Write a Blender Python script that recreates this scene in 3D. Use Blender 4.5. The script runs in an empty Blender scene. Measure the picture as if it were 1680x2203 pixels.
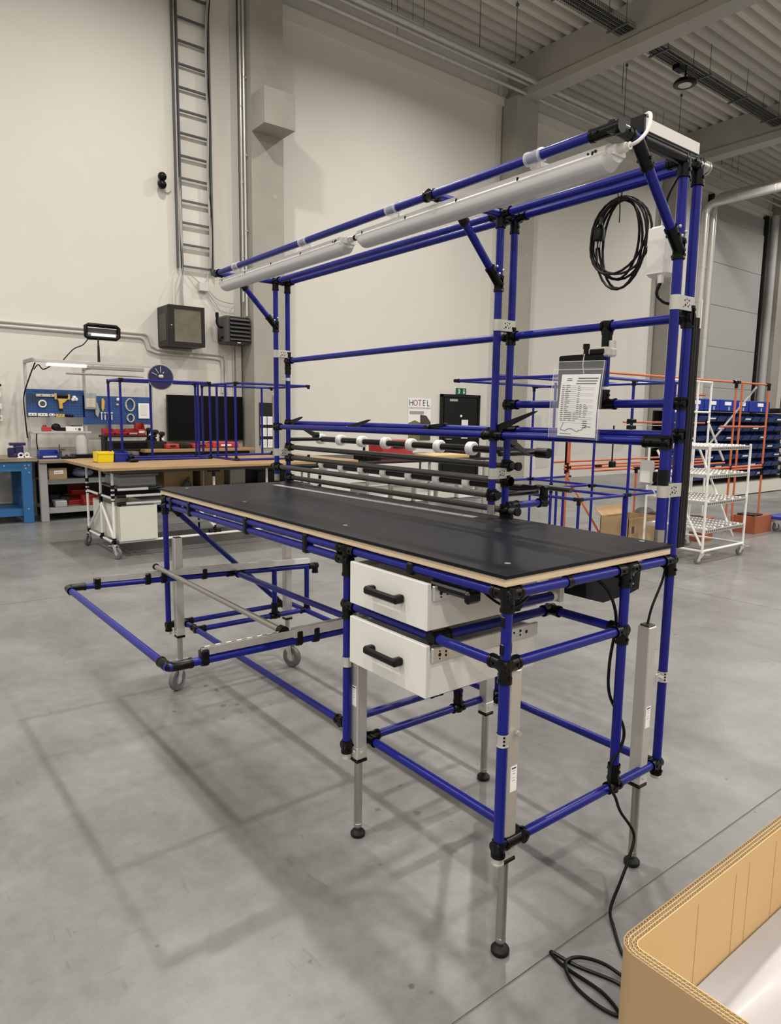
import bpy, math, random
from mathutils import Vector, Matrix
random.seed(7)
scene = bpy.context.scene
COL = scene.collection
# ------------------------------------------------------------------ camera
cam_data = bpy.data.cameras.new('camera')
cam = bpy.data.objects.new('camera', cam_data)
COL.objects.link(cam)
YAW, PITCH, ROLL, FPX = 2.4783, -0.1374, 0.014, 1485.53
fwd = Vector((math.cos(YAW) * math.cos(PITCH), math.sin(YAW) * math.cos(PITCH), math.sin(PITCH)))
rgt = Vector((math.sin(YAW), -math.cos(YAW), 0))
upv = rgt.cross(fwd)
r2 = rgt * math.cos(ROLL) + upv * math.sin(ROLL)
u2 = upv * math.cos(ROLL) - rgt * math.sin(ROLL)
mw = Matrix((r2, u2, -fwd)).transposed().to_4x4()
mw.translation = Vector((1.1893, -1.3118, 1.5314))
cam.matrix_world = mw
cam_data.sensor_fit = 'VERTICAL'
cam_data.sensor_height = 36.0
cam_data.lens = FPX / 2203 * 36.0
cam_data.clip_start = 0.02
cam_data.clip_end = 200
scene.camera = cam
# ------------------------------------------------------------------ world, lamps, exposure
world = bpy.data.worlds.new('hall_air')
scene.world = world
world.use_nodes = True
world.node_tree.nodes['Background'].inputs[0].default_value = (1.0, 0.97, 0.92, 1)
world.node_tree.nodes['Background'].inputs[1].default_value = 0.05
scene.view_settings.view_transform = 'Standard'
scene.view_settings.look = 'None'
scene.view_settings.gamma = 1.0
scene.view_settings.exposure = 0.70
LAMP_W = 125.0
LAMP_XY = [(x, y) for x in (-7.1, -1.4, 4.5, 10.2) for y in (-8.6, -3.3, 2.1, 7.4, 18.0, 23.3)] + [(-1.4, 12.6), (4.5, 12.6), (10.2, 12.6)]
for i, (lx, ly) in enumerate(LAMP_XY):
    ld = bpy.data.lights.new('high_bay_light', 'AREA')
    ld.shape = 'DISK'
    ld.size = 0.30
    ld.energy = LAMP_W * (.82 if lx < -5 else 1.04)
    ld.color = (1.0, 0.95, 0.88)
    ld.spread = math.radians(166)
    lo = bpy.data.objects.new('high_bay_light', ld)
    lo.location = (lx, ly, 8.28)
    COL.objects.link(lo)
# ------------------------------------------------------------------ helpers
ORG = {}
def V(*a): return Vector(a)
class M:
    """collects geometry in world coordinates and links it as one mesh object"""
    def __init__(s): s.v = []; s.f = []
    def add(s, vs, fs):
        o = len(s.v); s.v += [tuple(v) for v in vs]; s.f += [tuple(i + o for i in f) for f in fs]; return s
    def box(s, c, d, rz=0.0, m=None):
        vs = []
        for sx in (-.5, .5):
            for sy in (-.5, .5):
                for sz in (-.5, .5): vs.append(Vector((sx * d[0], sy * d[1], sz * d[2])))
        R = m if m is not None else Matrix.Rotation(rz, 3, 'Z')
        vs = [R @ v + Vector(c) for v in vs]
        return s.add(vs, [(0, 1, 3, 2), (4, 6, 7, 5), (0, 4, 5, 1), (2, 3, 7, 6), (0, 2, 6, 4), (1, 5, 7, 3)])
    def bb(s, a, b):
        return s.box([(a[i] + b[i]) / 2 for i in range(3)], [abs(b[i] - a[i]) for i in range(3)])
    def rbox(s, c, d, r=0.004, rz=0.0, m=None):
        h = [x / 2 for x in d]; r = min(r, min(h) * .95); vs = []; idx = {}
        R = m if m is not None else Matrix.Rotation(rz, 3, 'Z')
        for sx in (-1, 1):
            for sy in (-1, 1):
                for sz in (-1, 1):
                    for a in range(3):
                        p = [sx * (h[0] - (0 if a == 0 else r)), sy * (h[1] - (0 if a == 1 else r)), sz * (h[2] - (0 if a == 2 else r))]
                        idx[(sx, sy, sz, a)] = len(vs); vs.append(R @ Vector(p) + Vector(c))
        fs = []
        for a in range(3):
            b, e = [(1, 2), (2, 0), (0, 1)][a]
            for sg in (-1, 1):
                q = []
                for (i, j) in ((-1, -1), (1, -1), (1, 1), (-1, 1)):
                    k = [0, 0, 0]; k[a] = sg; k[b] = i; k[e] = j; q.append(idx[(k[0], k[1], k[2], a)])
                fs.append(q if sg > 0 else q[::-1])
        for a in range(3):
            b, e = [(1, 2), (2, 0), (0, 1)][a]
            for i in (-1, 1):
                for j in (-1, 1):
                    k0 = [0, 0, 0]; k1 = [0, 0, 0]; k0[a] = -1; k1[a] = 1
                    for k in (k0, k1): k[b] = i; k[e] = j
                    q = [idx[(*k0, b)], idx[(*k1, b)], idx[(*k1, e)], idx[(*k0, e)]]
                    fs.append(q if i * j > 0 else q[::-1])
        for sx in (-1, 1):
            for sy in (-1, 1):
                for sz in (-1, 1):
                    q = [idx[(sx, sy, sz, a)] for a in range(3)]
                    fs.append(q if sx * sy * sz > 0 else q[::-1])
        return s.add(vs, fs)
    def cyl(s, p0, p1, r, r1=None, n=14, caps=True):
        p0 = Vector(p0); p1 = Vector(p1); r1 = r if r1 is None else r1
        ax = (p1 - p0)
        if ax.length < 1e-6: return s
        ax.normalize()
        t = Vector((0, 0, 1)) if abs(ax.z) < .9 else Vector((1, 0, 0))
        a = ax.cross(t).normalized(); b = ax.cross(a)
        vs = []
        for (p, rr) in ((p0, r), (p1, r1)):
            for i in range(n):
                th = 2 * math.pi * i / n; vs.append(p + a * (rr * math.cos(th)) + b * (rr * math.sin(th)))
        fs = [(i, (i + 1) % n, n + (i + 1) % n, n + i) for i in range(n)]
        if caps: fs += [tuple(range(n - 1, -1, -1)), tuple(range(n, 2 * n))]
        return s.add(vs, fs)
    def tube(s, pts, r, n=8, closed=False):
        P = [Vector(p) for p in pts]; N = len(P); vs = []
        prev = None
        for i, p in enumerate(P):
            if closed: t = P[(i + 1) % N] - P[(i - 1) % N]
            else: t = P[min(i + 1, N - 1)] - P[max(i - 1, 0)]
            t.normalize()
            if prev is None:
                u = Vector((0, 0, 1)) if abs(t.z) < .9 else Vector((1, 0, 0)); a = t.cross(u).normalized()
            else:
                a = (prev - t * prev.dot(t)).normalized()
            prev = a; b = t.cross(a)
            for k in range(n):
                th = 2 * math.pi * k / n; vs.append(p + a * (r * math.cos(th)) + b * (r * math.sin(th)))
        fs = []
        for i in range(N if closed else N - 1):
            j = (i + 1) % N
            for k in range(n): fs.append((i * n + k, i * n + (k + 1) % n, j * n + (k + 1) % n, j * n + k))
        if not closed: fs += [tuple(range(n - 1, -1, -1)), tuple((N - 1) * n + k for k in range(n))]
        return s.add(vs, fs)
    def lathe(s, prof, c, ax=(0, 0, 1), n=16):
        ax = Vector(ax).normalized(); t = Vector((0, 0, 1)) if abs(ax.z) < .9 else Vector((1, 0, 0))
        a = ax.cross(t).normalized(); b = ax.cross(a); c = Vector(c); vs = []; fs = []
        for (r, z) in prof:
            for i in range(n):
                th = 2 * math.pi * i / n; vs.append(c + ax * z + a * (r * math.cos(th)) + b * (r * math.sin(th)))
        for j in range(len(prof) - 1):
            for i in range(n): fs.append((j * n + i, j * n + (i + 1) % n, (j + 1) * n + (i + 1) % n, (j + 1) * n + i))
        fs += [tuple(range(n - 1, -1, -1)), tuple((len(prof) - 1) * n + i for i in range(n))]
        return s.add(vs, fs)
    def prism(s, poly, o, u, v, w):
        """2-D outline poly in axes u, v from origin o, extruded along vector w"""
        o = Vector(o); u = Vector(u); v = Vector(v); w = Vector(w); n = len(poly)
        vs = [o + u * a + v * b for a, b in poly] + [o + u * a + v * b + w for a, b in poly]
        fs = [tuple(range(n - 1, -1, -1)), tuple(range(n, 2 * n))] + [(i, (i + 1) % n, n + (i + 1) % n, n + i) for i in range(n)]
        return s.add(vs, fs)
    def sphere(s, c, r, n=12, sc=(1, 1, 1)):
        vs = []; fs = []; c = Vector(c); m = n // 2
        for j in range(m + 1):
            ph = math.pi * j / m
            for i in range(n):
                th = 2 * math.pi * i / n
                vs.append(c + Vector((r * sc[0] * math.sin(ph) * math.cos(th), r * sc[1] * math.sin(ph) * math.sin(th), r * sc[2] * math.cos(ph))))
        for j in range(m):
            for i in range(n): fs.append((j * n + i, (j + 1) * n + i, (j + 1) * n + (i + 1) % n, j * n + (i + 1) % n))
        return s.add(vs, fs)
    def build(s, name, mat, parent=None, smooth=35):
        o = Vector((0, 0, 0)) if parent is None else ORG[parent.name]
        if parent is None:
            xs = [v[0] for v in s.v]; ys = [v[1] for v in s.v]; zs = [v[2] for v in s.v]
            o = Vector(((min(xs) + max(xs)) / 2, (min(ys) + max(ys)) / 2, min(zs)))
        me = bpy.data.meshes.new(name)
        me.from_pydata([(v[0] - o.x, v[1] - o.y, v[2] - o.z) for v in s.v], [], s.f)
        import bmesh
        b = bmesh.new(); b.from_mesh(me); bmesh.ops.recalc_face_normals(b, faces=b.faces); b.to_mesh(me); b.free()
        if smooth:
            me.shade_smooth(); me.set_sharp_from_angle(angle=math.radians(smooth))
        me.materials.append(MAT[mat])
        ob = bpy.data.objects.new(name, me); COL.objects.link(ob)
        ORG[ob.name] = o
        if parent is not None: ob.parent = parent
        else: ob.location = o
        return ob
def tag(o, label=None, cat=None, group=None, kind=None):
    if label: o['label'] = label
    if cat: o['category'] = cat
    if group: o['group'] = group
    if kind: o['kind'] = kind
    return o
def thing(name, label, cat, loc, group=None):
    e = bpy.data.objects.new(name, None); e.location = loc; e.empty_display_size = .05
    COL.objects.link(e); ORG[e.name] = Vector(loc)
    return tag(e, label, cat, group)
def part_like(src, name, off, parent):
    """another part sharing mesh data, shifted by off"""
    o = bpy.data.objects.new(name, src.data); COL.objects.link(o); o.parent = parent
    o.location = Vector(off); ORG[o.name] = ORG[parent.name] + Vector(off)
    return o
def copy_tree(root, off, label=None, group=None):
    def cp(o, par):
        c = o.copy(); COL.objects.link(c); ORG[c.name] = ORG[o.name] + Vector(off)
        if par is not None: c.parent = par
        for ch in [k for k in bpy.data.objects if k.parent == o]: cp(ch, c)
        return c
    r = cp(root, None); r.location = Vector(root.location) + Vector(off)
    if label: r['label'] = label
    if group: r['group'] = group
    return r
def text_mesh(name, txt, mat, parent, origin, u, v, size, depth=.0006, align='CENTER', sx=1.0):
    cu = bpy.data.curves.new(name, 'FONT'); cu.body = txt; cu.size = size; cu.align_x = align; cu.extrude = depth; cu.resolution_u = 2
    t = bpy.data.objects.new(name + '_tmp', cu); COL.objects.link(t)
    dg = bpy.context.evaluated_depsgraph_get(); me = bpy.data.meshes.new_from_object(t.evaluated_get(dg))
    bpy.data.objects.remove(t)
    u = Vector(u); v = Vector(v); w = u.cross(v); o = Vector(origin) - ORG[parent.name]
    for q in me.vertices: q.co = o + u * (q.co.x * sx) + v * q.co.y + w * q.co.z
    me.materials.clear(); me.materials.append(MAT[mat])
    ob = bpy.data.objects.new(name, me); COL.objects.link(ob); ob.parent = parent; ORG[ob.name] = ORG[parent.name]
    return ob
# ------------------------------------------------------------------ materials
MAT = {}
def mat(name, col, rough=.5, metal=0.0, coat=0.0, noise=0.0, nscale=8.0, bump=0.0, bscale=60.0, rvar=0.0, spec=.5, trans=0.0, alpha=1.0, emit=None, estr=0.0, aniso=None):
    m = bpy.data.materials.new(name); m.use_nodes = True; nt = m.node_tree; b = nt.nodes['Principled BSDF']
    b.inputs['Base Color'].default_value = (*col, 1); b.inputs['Roughness'].default_value = rough; b.inputs['Metallic'].default_value = metal
    b.inputs['Coat Weight'].default_value = coat; b.inputs['Coat Roughness'].default_value = .12
    b.inputs['Specular IOR Level'].default_value = spec; b.inputs['Transmission Weight'].default_value = trans; b.inputs['Alpha'].default_value = alpha
    if emit: b.inputs['Emission Color'].default_value = (*emit, 1); b.inputs['Emission Strength'].default_value = estr
    tc = nt.nodes.new('ShaderNodeTexCoord')
    nz = nt.nodes.new('ShaderNodeTexNoise'); nz.inputs['Scale'].default_value = nscale; nz.inputs['Detail'].default_value = 5
    mp = nt.nodes.new('ShaderNodeMapping'); nt.links.new(tc.outputs['Object'], mp.inputs['Vector'])
    if aniso: mp.inputs['Scale'].default_value = aniso
    nt.links.new(mp.outputs['Vector'], nz.inputs['Vector'])
    if noise > 0:
        mx = nt.nodes.new('ShaderNodeMix'); mx.data_type = 'RGBA'
        mx.inputs['A'].default_value = (*[max(0, c * (1 - noise)) for c in col], 1); mx.inputs['B'].default_value = (*[min(1, c * (1 + noise)) for c in col], 1)
        nt.links.new(nz.outputs['Fac'], mx.inputs['Factor']); nt.links.new(mx.outputs['Result'], b.inputs['Base Color'])
    if rvar > 0:
        mr = nt.nodes.new('ShaderNodeMapRange'); mr.inputs['To Min'].default_value = max(.02, rough - rvar); mr.inputs['To Max'].default_value = min(1, rough + rvar)
        nt.links.new(nz.outputs['Fac'], mr.inputs['Value']); nt.links.new(mr.outputs['Result'], b.inputs['Roughness'])
    if bump > 0:
        n2 = nt.nodes.new('ShaderNodeTexNoise'); n2.inputs['Scale'].default_value = bscale; n2.inputs['Detail'].default_value = 3
        nt.links.new(tc.outputs['Object'], n2.inputs['Vector'])
        bp = nt.nodes.new('ShaderNodeBump'); bp.inputs['Strength'].default_value = bump; bp.inputs['Distance'].default_value = .004
        nt.links.new(n2.outputs['Fac'], bp.inputs['Height']); nt.links.new(bp.outputs['Normal'], b.inputs['Normal'])
    MAT[name] = m
    return m
mat('blue_pipe', (.0058, .0095, .195), .30, coat=.0, spec=.34, noise=.06, nscale=3)
mat('black_joint', (.0035, .0035, .004), .27, spec=.24, noise=.2, nscale=20, bump=.05, bscale=200)
mat('black_plastic', (.0035, .0035, .004), .32, spec=.24, noise=.1)
mat('zinc', (.66, .66, .64), .30, metal=.65, noise=.12, nscale=25, rvar=.1)
mat('aluminium', (.56, .545, .52), .42, metal=.55, noise=.05, nscale=4, aniso=(30, 30, 1))
mat('steel_rod', (.42, .40, .37), .28, metal=.9, noise=.06, nscale=6)
mat('white_paint', (.80, .80, .77), .42, noise=.02)
mat('drawer_white', (.76, .76, .73), .38, noise=.015)
mat('drawer_inside', (.30, .30, .29), .6)
mat('white_plastic', (.78, .77, .75), .35)
mat('diffuser', (.60, .60, .62), .32, noise=.04, nscale=3)
mat('clear_plastic', (.92, .93, .93), .08, trans=.0, alpha=.30, spec=.6)
mat('pouch_plastic', (.80, .82, .84), .12, alpha=.055, spec=.6)
mat('mat_top', (.0055, .0066, .0110), .34, noise=.2, nscale=3, rvar=.05, bump=.05, bscale=700, spec=.17)
mat('dark_edge', (.006, .006, .006), .5)
mat('dark_grey_bar', (.040, .037, .035), .38, noise=.12, nscale=5, spec=.5)
mat('black_anodised', (.010, .009, .008), .4, spec=.25, noise=.1, aniso=(30, 30, 1))
mat('rubber', (.006, .006, .0065), .5, spec=.25)
mat('grey_rubber', (.13, .13, .128), .55)
mat('paper', (.84, .84, .83), .7)
mat('ink', (.06, .06, .08), .7)
mat('ink_blue', (.03, .04, .13), .7)
mat('cable_black', (.0035, .0035, .004), .35, spec=.22)
mat('cable_white', (.75, .74, .72), .5)
mat('cable_grey', (.42, .41, .38), .5)
# plywood edge: thin veneers
def ply():
    m = mat('plywood', (.64, .50, .33), .6); nt = m.node_tree; b = nt.nodes['Principled BSDF']
    tc = nt.nodes.new('ShaderNodeTexCoord'); sp = nt.nodes.new('ShaderNodeSeparateXYZ'); nt.links.new(tc.outputs['Object'], sp.inputs[0])
    mu = nt.nodes.new('ShaderNodeMath'); mu.operation = 'MULTIPLY'; mu.inputs[1].default_value = 2 * math.pi / .0046; nt.links.new(sp.outputs['Z'], mu.inputs[0])
    si = nt.nodes.new('ShaderNodeMath'); si.operation = 'SINE'; nt.links.new(mu.outputs[0], si.inputs[0])
    cr = nt.nodes.new('ShaderNodeValToRGB'); cr.color_ramp.elements[0].color = (.40, .27, .16, 1); cr.color_ramp.elements[1].color = (.72, .59, .41, 1); cr.color_ramp.elements[0].position = .2
    mr = nt.nodes.new('ShaderNodeMapRange'); mr.inputs['From Min'].default_value = -1; nt.links.new(si.outputs[0], mr.inputs['Value'])
    nz = nt.nodes.new('ShaderNodeTexNoise'); mp = nt.nodes.new('ShaderNodeMapping'); mp.inputs['Scale'].default_value = (2.5, 2.5, 60); nt.links.new(tc.outputs['Object'], mp.inputs[0]); nt.links.new(mp.outputs[0], nz.inputs['Vector'])
    mx = nt.nodes.new('ShaderNodeMath'); mx.operation = 'MULTIPLY_ADD'; mx.inputs[1].default_value = .75; nt.links.new(mr.outputs[0], mx.inputs[0]); nt.links.new(nz.outputs['Fac'], mx.inputs[2])
    nt.links.new(mx.outputs[0], cr.inputs['Fac']); nt.links.new(cr.outputs[0], b.inputs['Base Color'])
ply()
def wood(name, c0, c1, sc=(1, 14, 14)):
    m = mat(name, c0, .45); nt = m.node_tree; b = nt.nodes['Principled BSDF']
    tc = nt.nodes.new('ShaderNodeTexCoord'); mp = nt.nodes.new('ShaderNodeMapping'); mp.inputs['Scale'].default_value = sc
    nz = nt.nodes.new('ShaderNodeTexNoise'); nz.inputs['Scale'].default_value = 1.5; nz.inputs['Detail'].default_value = 6; nz.inputs['Distortion'].default_value = .6
    cr = nt.nodes.new('ShaderNodeValToRGB'); cr.color_ramp.elements[0].color = (*c0, 1); cr.color_ramp.elements[1].color = (*c1, 1); cr.color_ramp.elements[0].position = .35; cr.color_ramp.elements[1].position = .65
    nt.links.new(tc.outputs['Object'], mp.inputs[0]); nt.links.new(mp.outputs[0], nz.inputs['Vector']); nt.links.new(nz.outputs['Fac'], cr.inputs[0]); nt.links.new(cr.outputs[0], b.inputs['Base Color'])
def concrete_floor():
    m = mat('floor_concrete', (.40, .39, .37), .4); nt = m.node_tree; b = nt.nodes['Principled BSDF']
    g = nt.nodes.new('ShaderNodeNewGeometry')
    def noise(scale, det=6, rough=.6, sc=None, dist=0):
        n = nt.nodes.new('ShaderNodeTexNoise'); n.inputs['Scale'].default_value = scale; n.inputs['Detail'].default_value = det; n.inputs['Roughness'].default_value = rough; n.inputs['Distortion'].default_value = dist
        src = g.outputs['Position']
        if sc:
            mp = nt.nodes.new('ShaderNodeMapping'); mp.inputs['Scale'].default_value = sc; nt.links.new(src, mp.inputs[0]); src = mp.outputs[0]
        nt.links.new(src, n.inputs['Vector']); return n.outputs['Fac']
    def ramp(fac, stops):
        c = nt.nodes.new('ShaderNodeValToRGB'); e = c.color_ramp.elements
        e[0].position, e[0].color = stops[0][0], (*[stops[0][1]] * 3, 1); e[1].position, e[1].color = stops[1][0], (*[stops[1][1]] * 3, 1)
        nt.links.new(fac, c.inputs[0]); return c.outputs[0]
    def mul(a, b_):
        x = nt.nodes.new('ShaderNodeMix'); x.data_type = 'RGBA'; x.blend_type = 'MULTIPLY'; x.inputs['Factor'].default_value = 1
        nt.links.new(a, x.inputs['A']); nt.links.new(b_, x.inputs['B']); return x.outputs['Result']
    big = nt.nodes.new('ShaderNodeMix'); big.data_type = 'RGBA'; big.inputs['A'].default_value = (.150, .149, .147, 1); big.inputs['B'].default_value = (.262, .260, .256, 1)
    nt.links.new(ramp(noise(1.3, 7, .62, dist=.4), [(.3, 0), (.7, 1)]), big.inputs['Factor'])
    c = mul(big.outputs['Result'], ramp(noise(14, 5, .7), [(.28, .84), (.72, 1.06)]))
    # clusters of dark oil drips
    vo = nt.nodes.new('ShaderNodeTexVoronoi'); vo.inputs['Scale'].default_value = 11.0; nt.links.new(g.outputs['Position'], vo.inputs['Vector'])
    th = nt.nodes.new('ShaderNodeMapRange'); th.inputs['From Min'].default_value = .52; th.inputs['From Max'].default_value = .78; th.inputs['To Min'].default_value = .0; th.inputs['To Max'].default_value = .34; nt.links.new(noise(1.1, 3, .6), th.inputs['Value'])
    wob = nt.nodes.new('ShaderNodeMath'); wob.operation = 'MULTIPLY_ADD'; wob.inputs[1].default_value = .35; nt.links.new(noise(30, 2, .5), wob.inputs[0]); nt.links.new(vo.outputs['Distance'], wob.inputs[2])
    sb = nt.nodes.new('ShaderNodeMath'); sb.operation = 'SUBTRACT'; nt.links.new(wob.outputs[0], sb.inputs[0]); nt.links.new(th.outputs[0], sb.inputs[1])
    c = mul(c, ramp(sb.outputs[0], [(.13, .55), (.19, 1.0)]))
    # sparse specks and fine scratches
    v2 = nt.nodes.new('ShaderNodeTexVoronoi'); v2.inputs['Scale'].default_value = 3.1; nt.links.new(g.outputs['Position'], v2.inputs['Vector'])
    c = mul(c, ramp(v2.outputs['Distance'], [(.012, .45), (.026, 1.0)]))
    c = mul(c, ramp(noise(2.3, 2, .5, (1.2, 7, 1), 2.2), [(.705, 1.0), (.715, .86)]))
    c = mul(c, ramp(noise(1.9, 2, .5, (9, 1.6, 1), 2.0), [(.715, 1.0), (.725, .88)]))
    c = mul(c, ramp(noise(.45, 5, .6, dist=.8), [(.30, .86), (.62, 1.10)]))
    nt.links.new(c, b.inputs['Base Color'])
    mr = nt.nodes.new('ShaderNodeMapRange'); mr.inputs['To Min'].default_value = .20; mr.inputs['To Max'].default_value = .42; nt.links.new(noise(2.2, 5, .6), mr.inputs['Value']); nt.links.new(mr.outputs[0], b.inputs['Roughness'])
    bp = nt.nodes.new('ShaderNodeBump'); bp.inputs['Strength'].default_value = .06; bp.inputs['Distance'].default_value = .003; nt.links.new(noise(25, 4, .6), bp.inputs['Height']); nt.links.new(bp.outputs[0], b.inputs['Normal'])
concrete_floor()
mat('joint_filler', (.20, .185, .155), .8)
mat('wall_plaster', (.70, .678, .628), .75, noise=.03, nscale=1.2, bump=.05, bscale=40)
mat('column_concrete', (.36, .345, .305), .8, noise=.13, nscale=2.5, bump=.1, bscale=30)
mat('beam_concrete', (.40, .385, .345), .85, noise=.10, nscale=2.0, bump=.1, bscale=30)
mat('roof_deck', (.66, .635, .58), .5, metal=.1, noise=.10, nscale=.8, aniso=(3, .4, 1))
mat('galvanised', (.58, .57, .55), .35, metal=.4, noise=.15, nscale=6)
mat('insulation_foil', (.66, .65, .62), .30, metal=.55, noise=.1, nscale=5)
mat('wire_tray', (.10, .105, .11), .5, metal=.3)
mat('gate_panel', (.40, .405, .40), .5, noise=.03)
mat('trim_white', (.60, .59, .56), .5)
# ================================================================== the hall
WX = -10.3
def struct(name, m, mt, parent=None, smooth=35):
    o = m.build(name, mt, parent, smooth)
    if parent is None: tag(o, kind='structure')
    return o
# floor: cast slabs with filled saw-cut joints
fl = struct('floor', M().bb((-10.5, -12, -.20), (14.2, 40.2, -.004)), 'joint_filler')
xs = [-10.3, -4.93, .066, 5.07, 10.07, 14.0]; ys = [-11.8, -5.6, .0, 4.6, 10.2, 15.8, 21.4, 27, 33, 40.0]
ys = [-11.8, -6.0, -.7 - .0, 4.62, 9.9, 15.2, 20.5, 25.8, 31.1, 40.0]
ys[2] = -1.6
g = .004
for i in range(len(xs) - 1):
    for j in range(len(ys) - 1):
        M().bb((xs[i] + g, ys[j] + g, -.05), (xs[i + 1] - g, ys[j + 1] - g, 0)).build('slab', 'floor_concrete', fl, 0)
struct('wall_back', M().bb((WX - .25, -12, 0), (WX, 40.2, 9.9)), 'wall_plaster', smooth=0)
struct('wall_left', M().bb((WX, -12.05, 0), (14.2, -11.8, 9.9)), 'wall_plaster', smooth=0)
struct('wall_front', M().bb((14.0, -11.8, 0), (14.25, 40.2, 9.9)), 'wall_plaster', smooth=0)
struct('wall_right', M().bb((WX, 40.0, 0), (14.0, 40.25, 9.9)), 'wall_plaster', smooth=0)
# trapezoidal roof deck, ribs running along the wall
m = M(); P = .28; x = WX - .1; pts = []
while x < 14.1:
    pts += [(x, 9.28), (x + .11, 9.28), (x + .15, 9.43), (x + .24, 9.43)]; x += P
pts.append((x, 9.28)); n = len(pts)
vs = [(a, -12, z) for a, z in pts] + [(a, 40.2, z) for a, z in pts]
m.add(vs, [(i, i + 1, n + i + 1, n + i) for i in range(n - 1)])
vs2 = [(a, -12, z + .02) for a, z in pts] + [(a, 40.2, z + .02) for a, z in pts]
m.add(vs2, [(i, n + i, n + i + 1, i + 1) for i in range(n - 1)])
rf = struct('ceiling', m, 'roof_deck', smooth=0)
M().bb((WX - .2, -12, 9.47), (14.2, 40.2, 9.6)).build('roof_insulation', 'beam_concrete', rf, 0)
# columns and beams
COLY = (-8.55, -2.0, 4.57, 10.95, 17.4, 24.0, 30.5)
bprof = [(-.20, 0), (.20, 0), (.20, .17), (.13, .24), (.13, .84), (-.13, .84), (-.13, .24), (-.20, .17)]
for k, y in enumerate(COLY):
    y0, y1_ = (y - .31, y + .29) if k != 3 else (y - .34, y + .34)
    c = struct('column', M().bb((WX, y0, 0), (-9.80, y1_, 8.46)), 'column_concrete', smooth=0)
    c['label'] = 'concrete wall column'
    for z in (1.9 + .8 * (k % 2), 5.2, 7.3):
        M().cyl((-9.805, y + .12, z), (-9.797, y + .12, z), .045, n=14).build('anchor_hole', 'beam_concrete', c)
    b = M().prism(bprof, (WX + .02, y, 8.44), (0, 1, 0), (0, 0, 1), (24.2, 0, 0))
    bo = struct('beam', b, 'beam_concrete', smooth=0)
    bo['label'] = 'concrete roof beam'
    st = struct('trim_%d' % (k + 1), M().bb((WX, y0 - .13, 0), (WX + .07, y0 - .03, 8.9)), 'trim_white', smooth=0)
# corbel on the second column in view
tag(M().bb((-9.82, 4.27, 6.15), (-9.35, 4.83, 6.70)).build('corbel', 'column_concrete', None, 0), 'grey concrete block corbel high on the left wall column', 'corbel')
# concrete eaves beam / upper wall band
struct('trim_20', M().bb((WX, -11.8, 8.35), (WX + .10, 40, 8.52)), 'wall_plaster', smooth=0)
# cream pipes along the wall under the roof
for i, (px, pz, r) in enumerate(((-9.62, 8.62, .034), (-9.71, 8.48, .034), (-9.50, 8.72, .024), (-9.42, 8.60, .045))):
    o = M().cyl((px, -11.7, pz), (px, 39.8, pz), r, n=12).build('pipe_run', 'galvanised')
    tag(o, ['upper thin galvanised pipe of the bundle under the roof along the wall', 'lowest galvanised pipe of the bundle under the roof along the wall', 'topmost slim galvanised pipe of the bundle under the roof', 'thickest galvanised pipe of the bundle under the roof'][i], 'pipe', 'pipes under the roof')
    mm = M()
    for yy in range(-10, 38, 3): mm.cyl((px, yy + .3 * i, pz), (px, yy + .3 * i + .05, pz), r + .006, n=12)
    mm.build('pipe_sleeve', 'zinc', o)['kind'] = 'stuff'
    mm = M()
    for yy in range(-9, 38, 4): mm.cyl((px, yy + .2 * i, pz + r), (px, yy + .2 * i, 9.3), .005, n=6)
    mm.build('hanger', 'wire_tray', o)['kind'] = 'stuff'
# wire cable trays through the beams
def wiretray(label, x0, x1, ya, yb, z):
    t = thing('cable_tray', label, 'cable tray', ((x0 + x1) / 2, (ya + yb) / 2, z))
    m = M(); nl = 9
    for k in range(nl):
        xx = x0 + (x1 - x0) * k / (nl - 1); m.box((xx, (ya + yb) / 2, z), (.005, yb - ya, .005))
    for zz in (.05, .10):
        for xx in (x0, x1): m.box((xx, (ya + yb) / 2, z + zz), (.005, yb - ya, .005))
    m.build('long_wire', 'wire_tray', t, 0)
    m = M(); y = ya
    while y < yb:
        m.box(((x0 + x1) / 2, y, z), (x1 - x0, .006, .006))
        for xx in (x0, x1): m.box((xx, y, z + .05), (.006, .006, .1))
        y += .06
    m.build('cross_wire', 'wire_tray', t, 0)
    m = M()
    for i in range(7): m.cyl((x0 + .05 + i * .04, ya, z + .02 + .01 * (i % 3)), (x0 + .05 + i * .04, yb, z + .02 + .01 * (i % 2)), .013, n=6)
    m.build('cable', 'cable_black', t)
    y = ya + .6; 
    while y < yb - .2:
        for xx in (x0 - .02, x1 + .02): M().cyl((xx, y, z), (xx, y, 9.3), .006, n=6).build('hanger_rod', 'wire_tray', t)
        M().box(((x0 + x1) / 2, y, z - .015), (x1 - x0 + .10, .045, .025)).build('bracket', 'wire_tray', t, 0)
        y += 1.6
wiretray('dark wire mesh cable tray running up to the near roof beam', -7.39, -7.05, 5.0, 10.72, 8.7)
wiretray('dark wire mesh cable tray with the round lamp between the roof beams', -7.39, -7.05, 11.2, 17.15, 8.7)
# the round high bay lamp under the tray
t = thing('high_bay_lamp', 'round dark high bay lamp hanging under the cable tray', 'lamp', (-7.1, 12.6, 8.28))
M().lathe([(.205, 0), (.225, .01), (.225, .05), (.19, .09), (.12, .11)], (-7.1, 12.6, 8.28), n=28).build('housing', 'black_joint', t)
M().lathe([(.13, -.004), (.13, .004)], (-7.1, 12.6, 8.28), n=24).build('lens', 'diffuser', t)
M().cyl((-7.1, 12.6, 8.38), (-7.1, 12.6, 8.66), .02).build('stem', 'black_joint', t)
M().rbox((-7.16, 12.45, 8.58), (.16, .26, .10), .01).build('driver_box', 'black_joint', t)
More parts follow.
